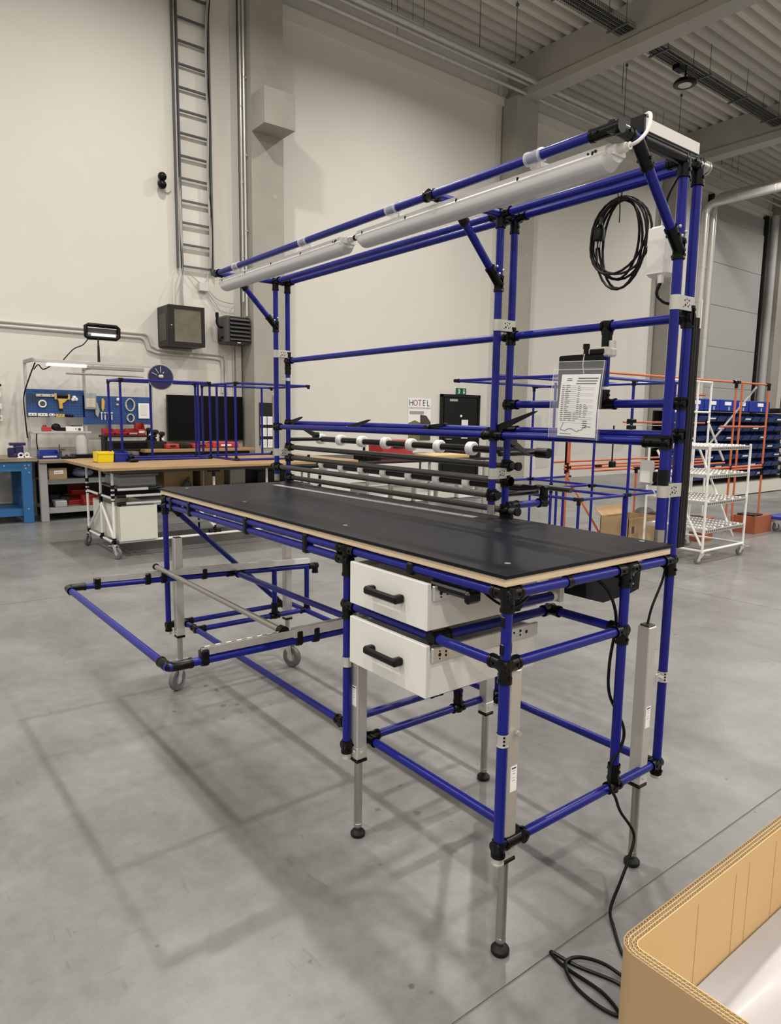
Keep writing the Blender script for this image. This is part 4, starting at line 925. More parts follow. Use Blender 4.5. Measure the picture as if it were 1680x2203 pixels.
# ---- tools on the pegboards
def tool(name, label, cat, m, mt, extra=()):
    o = m.build(name, mt); tag(o, label, cat)
    for nm, mm_, mt_ in extra: mm_.build(nm, mt_, o)
    return o
XP = -9.966
t = thing('caulking_gun', 'yellow and black caulking gun hanging on the left pegboard', 'caulking gun', (XP, 1.23, 1.6))
M().cyl((XP, 1.14, 1.765), (XP, 1.29, 1.765), .026, n=12).build('barrel', 'black_plastic', t); M().rbox((XP, 1.12, 1.755), (.05, .03, .09), .006).build('end_block', 'tool_yellow', t); M().rbox((XP, 1.30, 1.75), (.05, .03, .08), .006).build('end_block', 'tool_yellow', t)
M().prism([(1.14, 1.725), (1.29, 1.725), (1.23, 1.67), (1.205, 1.66), (1.21, 1.58), (1.165, 1.58), (1.16, 1.68)], (XP - .015, 0, 0), (0, 1, 0), (0, 0, 1), (.035, 0, 0)).build('grip', 'tool_yellow', t, 0); M().rbox((XP, 1.185, 1.565), (.03, .05, .03), .006).build('foot', 'black_plastic', t)
tool('spirit_level', 'cream strip level hanging on the left pegboard', 'level', M().rbox((XP, .985, 1.767), (.02, .25, .04), .004), 'beige_cable', (('marks', M().box((XP + .011, .93, 1.767), (.002, .02, .012)).box((XP + .011, 1.06, 1.767), (.002, .015, .015)), 'ink'),))
tool('cable_ring', 'round white cable reel on the left pegboard', 'reel', M().tube([(XP, .94 + .046 * math.cos(a), 1.645 + .046 * math.sin(a)) for a in [2 * math.pi * k / 18 for k in range(18)]], .012, 8, True), 'white_plastic', (('core', M().cyl((XP - .01, .94, 1.645), (XP + .01, .94, 1.645), .036, n=14), 'heater_grey'),))
tool('clip_bunch', 'cluster of white clips hanging right of the yellow gun', 'clips', M().sphere((XP, 1.38, 1.745), .032, 8).sphere((XP, 1.405, 1.72), .028, 8).sphere((XP, 1.36, 1.715), .028, 8), 'white_plastic')
for i, (ya, w_, mt_, lb) in enumerate(((.80, .11, 'white_plastic', 'leftmost white connector strip along the lower edge of the left pegboard'), (.935, .13, 'white_plastic', 'longer white connector strip along the lower edge of the left pegboard'), (1.06, .09, 'white_plastic', 'round white connector cluster on the lower edge of the left pegboard'), (1.17, .12, 'tool_yellow', 'yellow handled bit set on the lower edge of the left pegboard'), (1.30, .11, 'black_plastic', 'black bit holder on the lower edge of the left pegboard'))):
    tool('tool_holder', lb, 'holder', M().rbox((XP, ya, 1.49 - .004 * i), (.035, w_, .045), .006 if i != 2 else .02), mt_, (('slots', M().box((XP + .018, ya - .02, 1.49), (.003, .014, .014)).box((XP + .018, ya + .02, 1.488), (.003, .014, .014)), 'ink'),))
m = M()
for k in range(5): m.tube(bez([(XP, .765 + k * .028, 1.79), (XP, .77 + k * .03, 1.72), (XP, .775 + k * .024, 1.65 + .02 * (k % 3))]), .006)
tool('spring_bunch', 'dark bunch of hooks at the top left of the left pegboard', 'hooks', m, 'heater_grey')
tool('parts_bag', 'clear bag of metal parts hanging between the two pegboards', 'bag', M().rbox((-9.94, 1.60, 1.70), (.03, .17, .25), .012), 'grey_plastic', (('parts', M().rbox((-9.93, 1.60, 1.67), (.025, .14, .14), .01), 'beige_cable'),))
tool('side_cutter', 'yellow and black cutter on the right pegboard', 'cutter', M().prism([(1.77, 1.74), (1.79, 1.745), (1.81, 1.70), (1.80, 1.60), (1.775, 1.55), (1.76, 1.60), (1.765, 1.68)], (XP - .01, 0, 0), (0, 1, 0), (0, 0, 1), (.025, 0, 0)), 'tool_yellow')
tool('screw_gun', 'grey plastic tool hanging at the left of the right pegboard', 'tool', M().prism([(1.66, 1.66), (1.70, 1.68), (1.73, 1.55), (1.70, 1.46), (1.67, 1.50)], (XP - .01, 0, 0), (0, 1, 0), (0, 0, 1), (.03, 0, 0)), 'grey_plastic')
tool('round_knob', 'white knob on the right pegboard', 'knob', M().rbox((XP, 2.02, 1.735), (.03, .06, .05), .015), 'white_plastic')
tool('small_knob', 'small white and brown knob below the white knob', 'knob', M().rbox((XP, 2.0, 1.655), (.03, .04, .03), .008), 'beige_cable')
for i, (zc, a_, b_) in enumerate(((1.655, .065, .095), (1.45, .05, .062))):
    m = M(); pts = []
    for k in range(60): a = 2 * math.pi * k / 20; pts.append((XP + .01 * math.sin(k), 2.195 + (a_ + .006 * math.sin(k * 1.7)) * math.cos(a), zc + b_ * math.sin(a)))
    tool('wire_hank', ['larger pink and white wire hank on the right pegboard', 'smaller pink and white wire hank low on the right pegboard'][i], 'wire', m.tube(pts, .009, 6), 'beige_cable')
for k in range(4): tool('hook_tool', ['leftmost', 'second', 'third', 'rightmost'][k] + ' thin white hook tool in the row low on the right pegboard', 'tool', M().cyl((XP, 1.76 + k * .05, 1.42), (XP, 1.76 + k * .05, 1.52 - .02 * (k % 2)), .008, n=8).rbox((XP, 1.76 + k * .05, 1.525), (.03, .03, .02), .004), 'white_plastic')['group'] = 'hook tools on the right pegboard'
t = thing('clipboard_sheet', 'white sheet on clips at the right of the right pegboard', 'paper', (XP, 2.40, 1.43)); M().rbox((XP, 2.405, 1.565), (.006, .17, .24), .001).build('sheet', 'paper', t, 0)
mm = M(); [mm.box((XP + .0035, 2.405, 1.65 - .02 * k), (.001, .12, .004)) for k in range(9)]; stuff(mm.build('print', 'gate_panel', t, 0))
# ---- shelf items
tool('red_rack', 'small red plastic holder on the station shelf', 'holder', M().rbox((-9.85, .95, 1.28), (.10, .12, .06), .008).rbox((-9.87, .93, 1.32), (.04, .05, .04), .006), 'red_plastic')
tool('heat_gun', 'black hand tool lying on the station shelf', 'tool', M().sphere((-9.85, 1.08, 1.31), .055, 12, (1, 1.2, 1)).rbox((-9.84, 1.15, 1.28), (.07, .14, .05), .012), 'black_plastic')
t = thing('test_meter', 'white instrument with black dial on the station shelf', 'instrument', (-9.82, 1.32, 1.25)); M().rbox((-9.84, 1.32, 1.285), (.12, .24, .07), .006).build('case', 'white_plastic', t); M().cyl((-9.78, 1.385, 1.28), (-9.772, 1.385, 1.28), .02, n=14).cyl((-9.78, 1.335, 1.285), (-9.772, 1.335, 1.285), .008, n=10).build('dial', 'ink', t); M().rbox((-9.85, 1.36, 1.325), (.09, .14, .02), .005).build('probe', 'black_plastic', t)
# ---- items on the grey bench top
sbin('storage_bin', 'dark blue storage bin with white label on the grey bench', (-9.58, .90, .868), .25, .24, .12, 'bin_blue', lip=.55)
tool('dispenser', 'small metal dispenser with a rod behind the blue bin', 'dispenser', M().cyl((-9.75, 1.09, .868), (-9.75, 1.09, .96), .03, n=12).cyl((-9.75, 1.09, .96), (-9.75, 1.09, 1.06), .008, n=8).rbox((-9.72, 1.11, .99), (.05, .08, .02), .004), 'heater_grey')
t = thing('glass_dome', 'clear dome on a black base on the grey bench', 'dome', (-9.65, 1.40, .868)); M().rbox((-9.65, 1.38, .895), (.20, .30, .055), .01).build('base', 'black_plastic', t); M().lathe([(.075, 0), (.075, .20), (.06, .26), (.03, .28), (.0, .285)], (-9.65, 1.37, .922), n=18).build('dome', 'clear_plastic', t)
for i, yy in enumerate((1.10, 1.20)): tool('black_tool', ['black hand tool left of the glass dome', 'black hand tool right beside the glass dome'][i], 'tool', M().rbox((-9.50, yy, .885), (.16, .09, .035), .012).sphere((-9.48, yy + .02, .905), .025, 8), 'black_plastic')
# ---- red trays and black monitor tray on the right part
t = thing('tool_tray', 'long black shelf tray with red bins on the pegboard station', 'shelf', (-9.8, 2.05, 1.02)); M().rbox((-9.82, 2.1, 1.175), (.28, .80, .03), .005).build('shelf', 'rack_black', t, 0); M().rbox((-9.66, 2.08, 1.03), (.03, .70, .16), .006).build('front_panel', 'rack_black', t, 0); M().rbox((-9.642, 2.08, 1.035), (.006, .52, .09), .003).build('display', 'screen_black', t, 0); M().rbox((-9.85, 1.75, 1.02), (.22, .04, .30), .004).rbox((-9.85, 2.48, 1.02), (.22, .04, .30), .004).build('upright', 'rack_black', t, 0)
for i, (yy, w_, h_) in enumerate(((1.79, .14, .10), (1.96, .18, .09), (2.14, .16, .10), (2.27, .12, .19))): sbin('storage_bin', ['leftmost red bin on the black shelf tray', 'second red bin on the black shelf tray', 'third red bin on the black shelf tray', 'tall red bin at the right of the black shelf tray'][i], (-9.78, yy, 1.19), w_, .2, h_, 'red_plastic', card=(i > 1))
for i, yy in enumerate((2.40, 2.50, 2.60)): tool('drill', ['left black cordless drill beside the tall red bin', 'middle black cordless drill beside the tall red bin', 'right black cordless drill at the end of the tray'][i], 'drill', M().rbox((-9.74, yy, 1.27 - .03 * i), (.16, .06, .07), .02).rbox((-9.78, yy, 1.19 - .04 * i), (.05, .05, .14), .012).rbox((-9.78, yy, 1.10 - .03 * i), (.10, .07, .05), .01), 'rack_black', (('battery_label', M().box((-9.70, yy, 1.19 - .03 * i), (.004, .035, .04)), 'paper'),))
tool('stand_block', 'tall black charging block under the drills', 'charger', M().rbox((-9.80, 2.49, .98), (.22, .34, .22), .01), 'rack_black')
# ---- bench below the screen
t = thing('wall_bench', 'pale wooden shelf top below the black screen', 'bench', (-9.9, 3.1, .93)); M().rbox((-9.72, 3.15, .955), (.60, 1.85, .045), .004).build('top', 'beech_top', t, 0)
M().bb((-9.95, 2.3, .868), (-9.9, 4.0, .932)).build('support', 'rack_black', t, 0); M().bb((-9.55, 2.3, .868), (-9.50, 4.0, .932)).build('support', 'rack_black', t, 0)
for i, (yy, w_, mt_, lb) in enumerate(((2.72, .22, 'red_plastic', 'red carry case left below the screen'), (2.93, .18, 'rack_black', 'black carry case between the red cases'), (3.20, .30, 'red_plastic', 'red carry case in the middle below the screen'), (3.62, .46, 'red_plastic', 'wide red case with white print right below the screen'))):
    t = thing('carry_case', lb, 'case', (-9.7, yy, .978)); M().rbox((-9.72, yy, 1.015 + .01 * (i == 3)), (.26, w_, .075 + .02 * (i == 3)), .015).build('shell', mt_, t); M().rbox((-9.585, yy, 1.02), (.012, w_ * .4, .03), .004).build('front_label', 'rack_black' if i != 3 else 'paper', t)
# ---- screen
t = thing('wall_screen', 'large black flat screen on the back wall', 'screen', (-10.2, 3.53, 1.07)); M().rbox((-10.175, 3.53, 1.455), (.05, 1.36, .765), .005).build('bezel', 'rack_black', t); M().box((-10.1485, 3.53, 1.46), (.003, 1.335, .735)).build('panel', 'screen_black', t, 0); M().rbox((-10.25, 3.53, 1.45), (.10, .4, .4), .01).build('wall_mount', 'rack_black', t)
M().rbox((-10.17, 3.62, 1.055), (.04, .5, .02), .004).build('sensor_bar', 'gate_panel', t)
# ---- network cabinet and fan heater
t = thing('network_cabinet', 'black wall cabinet with tinted glass door below the cable ladder', 'cabinet', (-10.05, 3.08, 2.6))
M().rbox((-10.06, 3.085, 2.92), (.47, .60, .63), .008).build('body', 'rack_black', t)
dr = M().bb((-9.825, 2.79, 2.605), (-9.80, 2.88, 3.235)).bb((-9.825, 3.33, 2.605), (-9.80, 3.385, 3.235)).bb((-9.825, 2.88, 2.605), (-9.80, 3.33, 2.67)).bb((-9.825, 2.88, 3.18), (-9.80, 3.33, 3.235)).build('door', 'rack_black', t, 0)
M().box((-9.815, 3.105, 2.925), (.006, .45, .51)).build('glass', 'rack_glass', dr, 0); M().cyl((-9.80, 2.83, 2.92), (-9.79, 2.83, 2.92), .010, n=10).build('lock', 'zinc', dr)
M().box((-9.805, 3.12, 2.635), (.006, .05, .015)).build('badge', 'zinc', dr, 0); M().box((-10.05, 2.783, 2.9), (.30, .006, .42)).build('side_vent', 'heater_grey', t, 0)
t = thing('fan_heater', 'dark grey louvred fan heater mounted on the wall left of the column', 'heater', (-10.1, 4.0, 2.7))
M().rbox((-10.06, 4.02, 2.945), (.34, .48, .46), .03).build('housing', 'heater_grey', t)
M().box((-9.888, 4.045, 2.955), (.006, .36, .40)).build('grille_back', 'screen_black', t, 0)
for k in range(6): M().box((-9.872, 4.045, 2.79 + k * .066), (.055, .37, .010), m=Matrix.Rotation(.75, 3, 'Y')).build('louvre', 'heater_grey', t, 0)
M().tube(bez([(-10.0, 3.77, 2.98), (-9.95, 3.70, 2.98), (-9.95, 3.66, 3.05), (-9.95, 3.67, 3.17)]), .02).rbox((-9.95, 3.665, 3.17), (.05, .05, .08), .01).build('valve', 'black_plastic', t); M().tube(bez([(-10.0, 3.78, 2.82), (-9.97, 3.72, 2.78), (-9.97, 3.72, 2.74)]), .02).build('pipe_stub', 'black_plastic', t); M().box((-9.875, 4.02, 2.735), (.01, .06, .014)).build('badge', 'paper', t, 0)
# ---- cable ladder
t = thing('cable_ladder', 'tall vertical cable ladder with bundled cables on the back wall', 'cable ladder', (-10.22, 3.43, 3.9))
for yy in (3.135, 3.205): M().bb((-10.27, yy - .012, 3.9), (-10.21, yy + .012, 9.1)).build('rail', 'wire_tray', t, 0)
M().bb((-10.27, 3.715, 3.85), (-10.21, 3.745, 8.1)).build('rail', 'wire_tray', t, 0)
for k in range(15): M().bb((-10.25, 3.19, 3.92 + k * .343), (-10.22, 3.72 if k != 6 else 3.68, 3.95 + k * .343)).build('rung', 'wire_tray', t, 0)
for q, (yo, mt_) in enumerate(((3.665, 'cable_grey'), (3.685, 'cable_white'), (3.705, 'cable_black'), (3.68, 'cable_grey'))):
    M().tube(bez([(-10.2, yo, 3.95), (-10.2, yo + .015, 4.5 + .1 * q), (-10.2, yo - .01, 5.4), (-10.2, yo + .012, 6.2 + .1 * q), (-10.2, yo - .004, 7.2), (-10.2, yo + .03, 7.9), (-10.2, yo + .10, 8.5), (-10.2, yo + .12, 9.1)], 5), .011, 6).build('cable', mt_, t)
for q in range(3): M().tube(bez([(-10.2, 3.16 + q * .02, 3.25), (-10.2, 3.14 + .02 * q, 3.6), (-10.2, 3.20, 3.95), (-10.2, 3.17 + .015 * q, 4.6), (-10.2, 3.18, 5.3)], 6), .009, 6).build('cable', 'cable_grey', t)
for pts in ([(-10.24, 3.30, 3.86), (-10.22, 3.42, 3.75), (-10.22, 3.55, 3.66)], [(-10.24, 3.66, 3.92), (-10.22, 3.62, 3.78), (-10.22, 3.58, 3.70)], [(-10.22, 3.62, 3.58), (-10.2, 3.75, 3.40), (-10.1, 3.86, 3.18)], [(-10.22, 3.64, 3.6), (-10.2, 3.8, 3.46), (-10.2, 4.05, 3.42), (-10.2, 4.10, 3.46)], [(-10.2, 4.08, 3.36), (-10.15, 4.0, 3.30), (-10.1, 3.92, 3.18)], [(-10.2, 3.15, 3.8), (-10.15, 3.05, 3.6), (-10.1, 3.02, 3.25)]):
    M().tube(bez(pts, 6), .008, 6).build('loose_cable', 'cable_grey', t)
o = M().rbox((-10.25, 3.565, 3.645), (.08, .17, .15), .01).build('wall_junction_box', 'trim_white'); tag(o, 'small square grey junction box on the wall below the cable ladder', 'junction box')
t = thing('wall_sensor', 'pair of black round sensors on a white disc beside the cable ladder', 'sensor', (-10.25, 2.93, 5.1)); M().cyl((-10.3, 2.99, 5.12), (-10.27, 2.99, 5.12), .075, n=20).build('disc', 'trim_white', t); M().sphere((-10.2, 2.895, 5.13), .07, 12).build('eye', 'black_plastic', t); M().sphere((-10.2, 2.90, 5.25), .07, 12).build('eye', 'black_plastic', t)
# ---- conduits
for i, dz in enumerate((0, -.065)):
    pts = [(-10.27, -1.68, 2.82 + dz), (-10.27, 2.56 - abs(dz), 2.80 + dz), (-10.27, 2.62 + dz, 2.77 + dz), (-10.27, 2.65 + dz, 2.70 + dz), (-10.27, 2.67 + dz, 2.62 + dz), (-10.27, 2.75, 2.575 + dz), (-10.27, 3.84 - abs(dz), 2.545 + dz), (-10.27, 3.93 + dz, 2.52 + dz), (-10.27, 3.95 + dz, 2.42 + dz), (-10.27, 3.95 + dz, 1.9)]
    o = M().tube(pts, .020, 8).build('conduit', 'trim_white'); tag(o, ['upper grey conduit running along the wall to the black cabinet', 'lower grey conduit running along the wall to the black cabinet'][i], 'conduit', 'wall conduits')
o = M().cyl((-10.27, 4.10, 1.0), (-10.27, 4.10, 2.75), .014, n=8).build('conduit', 'trim_white'); tag(o, 'thin vertical conduit running down below the fan heater', 'conduit')
for i, yy in enumerate((4.12, 4.20)):
    o = M().cyl((-10.07 + .12 * i, 4.215, 3.45 - .25 * i), (-10.07 + .12 * i, 4.215, 8.4), .022, n=10).build('riser_pipe', 'insulation_foil'); tag(o, ['left bright riser pipe in the corner of the column', 'right bright riser pipe in the corner of the column'][i], 'pipe', 'riser pipes by the column')
    for z in (4.2, 5.4, 6.6): M().rbox((-10.07 + .12 * i, 4.228, z + .4 * i), (.06, .055, .035), .005).build('pipe_bracket', 'zinc', o)
# ---- calendar on the column, clear tube
t = thing('wall_calendar', 'black three month wall calendar on the concrete column', 'calendar', (-9.79, 4.49, 1.0)); M().rbox((-9.79, 4.485, 1.37), (.012, .29, .74), .002).build('board', 'rack_black', t, 0)
for k in range(3):
    for s_ in (-1, 1):
        sh = M().box((-9.781, 4.485 + s_ * .066, 1.43 - k * .20), (.004, .115, .145)).build('month_sheet', 'paper', t, 0); mm = M()
        [mm.box((-9.7785, 4.485 + s_ * .066, 1.47 - k * .20 - q * .02), (.001, .09, .004)) for q in range(5)]; stuff(mm.build('date_rows', 'gate_panel', sh, 0))
# ---- poster, door, exit sign
t = thing('hotel_poster', 'white HOTEL poster with olive picture on the back wall', 'poster', (-10.29, 8.41, 1.0)); M().rbox((-10.29, 8.415, 1.475), (.012, .64, .89), .002).build('sheet', 'paper', t, 0)
mat('olive', (.17, .165, .05), .7, noise=.3, nscale=9); mat('umber', (.065, .05, .038), .7, noise=.3, nscale=7); mat('poster_red', (.25, .03, .05), .7); mat('poster_navy', (.03, .035, .14), .7); mat('poster_grey', (.36, .34, .31), .7, noise=.1)
for k, ch in enumerate('HOTEL'): text_mesh('poster_letter', ch, ['poster_navy', 'poster_red', 'poster_red', 'poster_navy', 'poster_navy'][k], t, (-10.2835, 8.175 + .118 * k, 1.765), (0, 1, 0), (0, 0, 1), .19, sx=.9)
text_mesh('poster_line', 'OPERATION ROOM SMART', 'ink', t, (-10.2835, 8.415, 1.70), (0, 1, 0), (0, 0, 1), .052)
M().box((-10.2835, 8.33, 1.62), (.001, .40, .07)).build('poster_text', 'poster_grey', t, 0)
M().prism([(8.10, 1.03), (8.45, 1.03), (8.45, 1.40), (8.28, 1.46), (8.10, 1.40)], (-10.284, 0, 0), (0, 1, 0), (0, 0, 1), (.001, 0, 0)).build('picture', 'olive', t, 0); M().prism([(8.43, 1.03), (8.73, 1.03), (8.73, 1.42), (8.60, 1.56), (8.43, 1.58)], (-10.2835, 0, 0), (0, 1, 0), (0, 0, 1), (.001, 0, 0)).build('picture', 'umber', t, 0)
d = struct('door_1', M().bb((WX, 9.05, 0), (WX + .03, 10.15, 2.0)), 'door_dark', smooth=0)
M().rbox((WX + .045, 9.60, .99), (.03, 1.02, 1.95), .004).build('leaf', 'door_dark', d, 0); M().bb((WX, 9.0, 0), (WX + .06, 9.06, 2.04)).bb((WX, 10.14, 0), (WX + .06, 10.2, 2.04)).bb((WX, 9.0, 1.98), (WX + .06, 10.2, 2.04)).build('frame', 'rack_black', d, 0)
M().rbox((WX + .068, 9.36, 1.91), (.012, .24, .05), .004).build('closer', 'gate_panel', d); M().box((WX + .062, 9.72, 1.27), (.004, .20, .42)).build('notice', 'paper', d, 0); M().box((WX + .062, 9.60, 1.565), (.004, .06, .05)).build('sticker', 'paper', d, 0)
M().cyl((WX + .06, 9.15, 1.05), (WX + .11, 9.15, 1.05), .012).cyl((WX + .105, 9.13, 1.05), (WX + .105, 9.28, 1.05), .011).build('handle', 'zinc', d)
t = thing('exit_sign', 'green emergency exit sign with white pictograms above the dark door', 'sign', (-10.29, 9.62, 2.05)); M().rbox((-10.285, 9.54, 2.11), (.02, .145, .15), .003).rbox((-10.285, 9.70, 2.11), (.02, .145, .15), .003).build('plate', 'green_sign', t, 0)
XQ = -10.273
M().cyl((XQ, 9.545, 2.155), (XQ + .002, 9.545, 2.155), .014, n=12).prism([(9.525, 2.14), (9.56, 2.135), (9.565, 2.105), (9.545, 2.10)], (XQ, 0, 0), (0, 1, 0), (0, 0, 1), (.002, 0, 0)).prism([(9.55, 2.10), (9.565, 2.105), (9.575, 2.06), (9.56, 2.06)], (XQ, 0, 0), (0, 1, 0), (0, 0, 1), (.002, 0, 0)).prism([(9.545, 2.105), (9.535, 2.08), (9.51, 2.075), (9.51, 2.065), (9.545, 2.068), (9.558, 2.10)], (XQ, 0, 0), (0, 1, 0), (0, 0, 1), (.002, 0, 0)).prism([(9.56, 2.13), (9.59, 2.125), (9.59, 2.117), (9.56, 2.118)], (XQ, 0, 0), (0, 1, 0), (0, 0, 1), (.002, 0, 0)).build('running_figure', 'paper', t, 0)
M().prism([(9.70, 2.055), (9.735, 2.10), (9.712, 2.10), (9.712, 2.165), (9.688, 2.165), (9.688, 2.10), (9.665, 2.10)], (XQ, 0, 0), (0, 1, 0), (0, 0, 1), (.002, 0, 0)).build('arrow', 'paper', t, 0)
# ================================================================== wooden table trolley
RB = .0142
def bars(t, lst, mt, name='pipe', r=RB, n=10):
    for a, b in lst: M().cyl(a, b, r, n=n).build(name, mt, t)
def nodes(t, lst, mt='black_joint', s=.05, r=.0185):
    for (p, dirs) in lst: joint(p, dirs, root=t, L=s, r=r, bolts=False, mt=mt, n=10)
TR = thing('table_trolley', 'wooden topped trolley table on white pipe legs with castors', 'trolley', (-6.7, 2.1, 0))
M().rbox((-6.765, 2.20, .965), (1.57, 3.12, .034), .004).build('top', 'beech_top', TR, 0)
M().bb((-7.3, .80, .905), (-6.15, 3.4, .947)).build('top_frame', 'heater_grey', TR, 0)
XT = (-6.24, -6.68, -7.22)
for ye in (.81, 3.35):
    bars(TR, [((x, ye, .17), (x, ye, .91)) for x in XT] + [((XT[0], ye, .64), (XT[2], ye, .64)), ((XT[0], ye, .17), (XT[2], ye, .17)), ((XT[1], ye, .56), (XT[0], ye, .20)), ((XT[1], ye, .56), (XT[2], ye, .20))], 'white_pipe')
    nodes(TR, [((XT[0], ye, .17), ('Z', 'x', 'z')), ((XT[2], ye, .17), ('Z', 'X', 'z')), ((XT[1], ye, .17), ('Z', 'x', 'X')), ((XT[1], ye, .60), ('Z', 'z')), ((XT[1], ye, .64), ('x', 'X'))])
    for x in (XT[0], XT[2]):
        joint((x, ye, .68), (((0, 0, 1), .10), ((0, 0, -1), .07)), root=TR, bolts=False)
        for z in (.63, .68, .73): M().cyl((x, ye, z - .009), (x, ye, z + .009), .0192, n=12).build('ring', 'white_plastic', TR)
for (x, z) in ((XT[0], .17), (XT[2], .17), (XT[0], .66), (XT[0], .58)):
    bars(TR, [((x, .86, z), (x, 3.3, z))], 'white_pipe')
bars(TR, [((XT[0], .86, .73), (XT[0], 1.25, .73)), ((XT[0], 1.93, .17), (XT[0], 1.93, .91)), ((XT[2], 1.93, .17), (XT[2], 1.93, .91)), ((XT[0], 1.93, .25), (XT[0], 1.62, .60)), ((XT[0], 2.6, .17), (XT[0], 2.6, .91))], 'white_pipe')
nodes(TR, [((XT[0], 1.93, .20), ('y', 'Y', 'Z')), ((XT[0], .87, .66), ('Y',)), ((XT[0], .87, .58), ('Y', 'z')), ((XT[0], 1.25, .73), ('y',)), ((XT[0], 1.93, .90), ('y', 'Y', 'z'))], s=.07)
for (x, y, a) in ((XT[0], .81, .4), (XT[2], .81, -.8), (XT[0], 3.35, 2.0), (XT[2], 3.35, 1.0)): castor(TR, x, y, .155, a)
t = thing('panel_tote', 'cream panel tote standing under the wooden trolley table', 'tote', (-6.6, 1.03, .19))
M().bb((-6.225 + .02, .86, .19), (-6.185, 1.25, .555)).build('front_panel', 'tote_cream', t, 0); M().bb((-7.15, .85, .19), (-6.21, .865, .555)).bb((-7.15, 1.235, .19), (-6.21, 1.25, .555)).bb((-7.16, .85, .19), (-7.15, 1.25, .555)).bb((-7.15, .85, .186), (-6.19, 1.25, .195)).build('shell', 'tote_cream', t, 0)
t = thing('grey_crate', 'grey plastic crate with dark lid above the cream tote', 'crate', (-6.6, 1.1, .75)); M().rbox((-6.6, 1.11, .80), (.50, .40, .11), .012).build('body', 'grey_plastic', t); M().rbox((-6.6, 1.11, .872), (.54, .44, .03), .008).build('lid', 'shelf_grey', t)
M().bb((-6.9, .86, .735), (-6.3, 1.35, .745)).build('crate_shelf', 'shelf_grey', TR, 0)
for i, (xx, yy, zz, w_, d_, h_, mt_, lb) in enumerate(((-6.75, 1.62, .69, .34, .5, .20, 'cardboard_dull', 'brown carton with metal lamp under the trolley table'), (-6.75, 2.05, .69, .30, .4, .19, 'cardboard_dull', 'open brown carton behind the grey frame under the trolley table'), (-6.75, 2.85, .69, .42, .4, .15, 'rack_black', 'black tool case under the trolley table'), (-6.75, 2.40, .69, .20, .3, .19, 'tote_cream', 'pale carton with papers under the trolley table'))):
    o = M().rbox((xx, yy, zz + h_ / 2), (d_, w_, h_), .006).build('carton', mt_); tag(o, lb, 'case' if i == 2 else 'carton')
M().bb((-7.1, 1.42, .672), (-6.3, 3.2, .688)).build('shelf_board', 'shelf_grey', TR, 0)
o = M().lathe([(.07, 0), (.05, .05), (.02, .10)], (-6.42, 1.68, .69), n=14).sphere((-6.40, 1.69, .80), .025, 8).build('inspection_lamp', 'heater_grey'); tag(o, 'small grey cone lamp in front of the brown carton', 'lamp')
t = thing('wire_crate', 'grey frame crate holding a brown carton under the table', 'crate', (-6.4, 2.08, .69))
bars(t, [((-6.42, 1.88, .69), (-6.42, 1.88, .90)), ((-6.42, 2.22, .69), (-6.42, 2.22, .90)), ((-6.42, 1.88, .89), (-6.42, 2.22, .89))], 'steel_grey', 'bar', .012)
# floor level things beyond the trolley legs
t = thing('hand_pallet_frame', 'dark blue low frame standing on the floor under the trolley', 'frame', (-7.6, 1.8, 0)); bars(t, [((-7.6, 1.3, .35), (-7.6, 2.3, .35)), ((-7.6, 1.3, .012), (-7.6, 1.3, .35)), ((-7.6, 2.3, .012), (-7.6, 2.3, .35))], 'blue_pipe')
# ---- things on the wooden top
sbin('storage_bin', 'bright yellow open bin on the wooden trolley table', (-6.86, .905, .984), .17, .20, .115, 'yellow_plastic', card=False, lip=.95)
sbin('storage_bin', 'blue open bin beside the yellow bin on the trolley table', (-6.90, 1.085, .984), .15, .22, .11, 'bin_blue', card=False, lip=.9)
tool('tape_gun', 'black tape dispenser lying right of the blue bin', 'dispenser', M().rbox((-6.75, 1.19, 1.005), (.16, .10, .035), .012).cyl((-6.80, 1.17, 1.03), (-6.80, 1.21, 1.05), .03, n=12), 'black_plastic')
# blue pipe frames lying on the table
def cage(label, xs_, ys_, z0, z1, posts, extra=(), loc=None):
    t = thing('blue_pipe_rack', label, 'pipe frame', loc or ((xs_[0] + xs_[1]) / 2, (ys_[0] + ys_[1]) / 2, z0), 'loose blue pipe frames')
    L_ = []
    for x in xs_:
        for z in (z0 + .0145, z1): L_.append(((x, ys_[0], z), (x, ys_[1], z)))
    for y in ys_:
        for z in (z0 + .0145, z1): L_.append(((xs_[0], y, z), (xs_[1], y, z)))
    L_ += [((x, y, z0 + .0145), (x, y, z1)) for x, y in posts] + list(extra)
    bars(t, L_, 'blue_pipe')
    for (x, y) in [(a, b) for a in xs_ for b in ys_]:
        nodes(t, [((x, y, z1), ('z', 'Y' if y == ys_[0] else 'y')), ((x, y, z0 + .0165), ('Z', 'Y' if y == ys_[0] else 'y'))], s=.035, r=.017)
    return t
cage('long loose blue pipe frame standing on the wooden trolley table', (-7.38, -6.93), (1.135, 2.20), .9825, 1.905, [(-6.93, 1.135), (-7.38, 1.135), (-7.38, 1.63), (-7.38, 2.20), (-6.93, 2.20), (-6.93, 2.05)])
cage('second loose blue pipe frame with close uprights on the trolley table', (-7.40, -6.43), (2.30, 3.30), .9825, 1.895, [(-6.43, 2.30), (-6.70, 2.30), (-6.95, 2.30), (-7.40, 2.30), (-7.40, 3.15)])
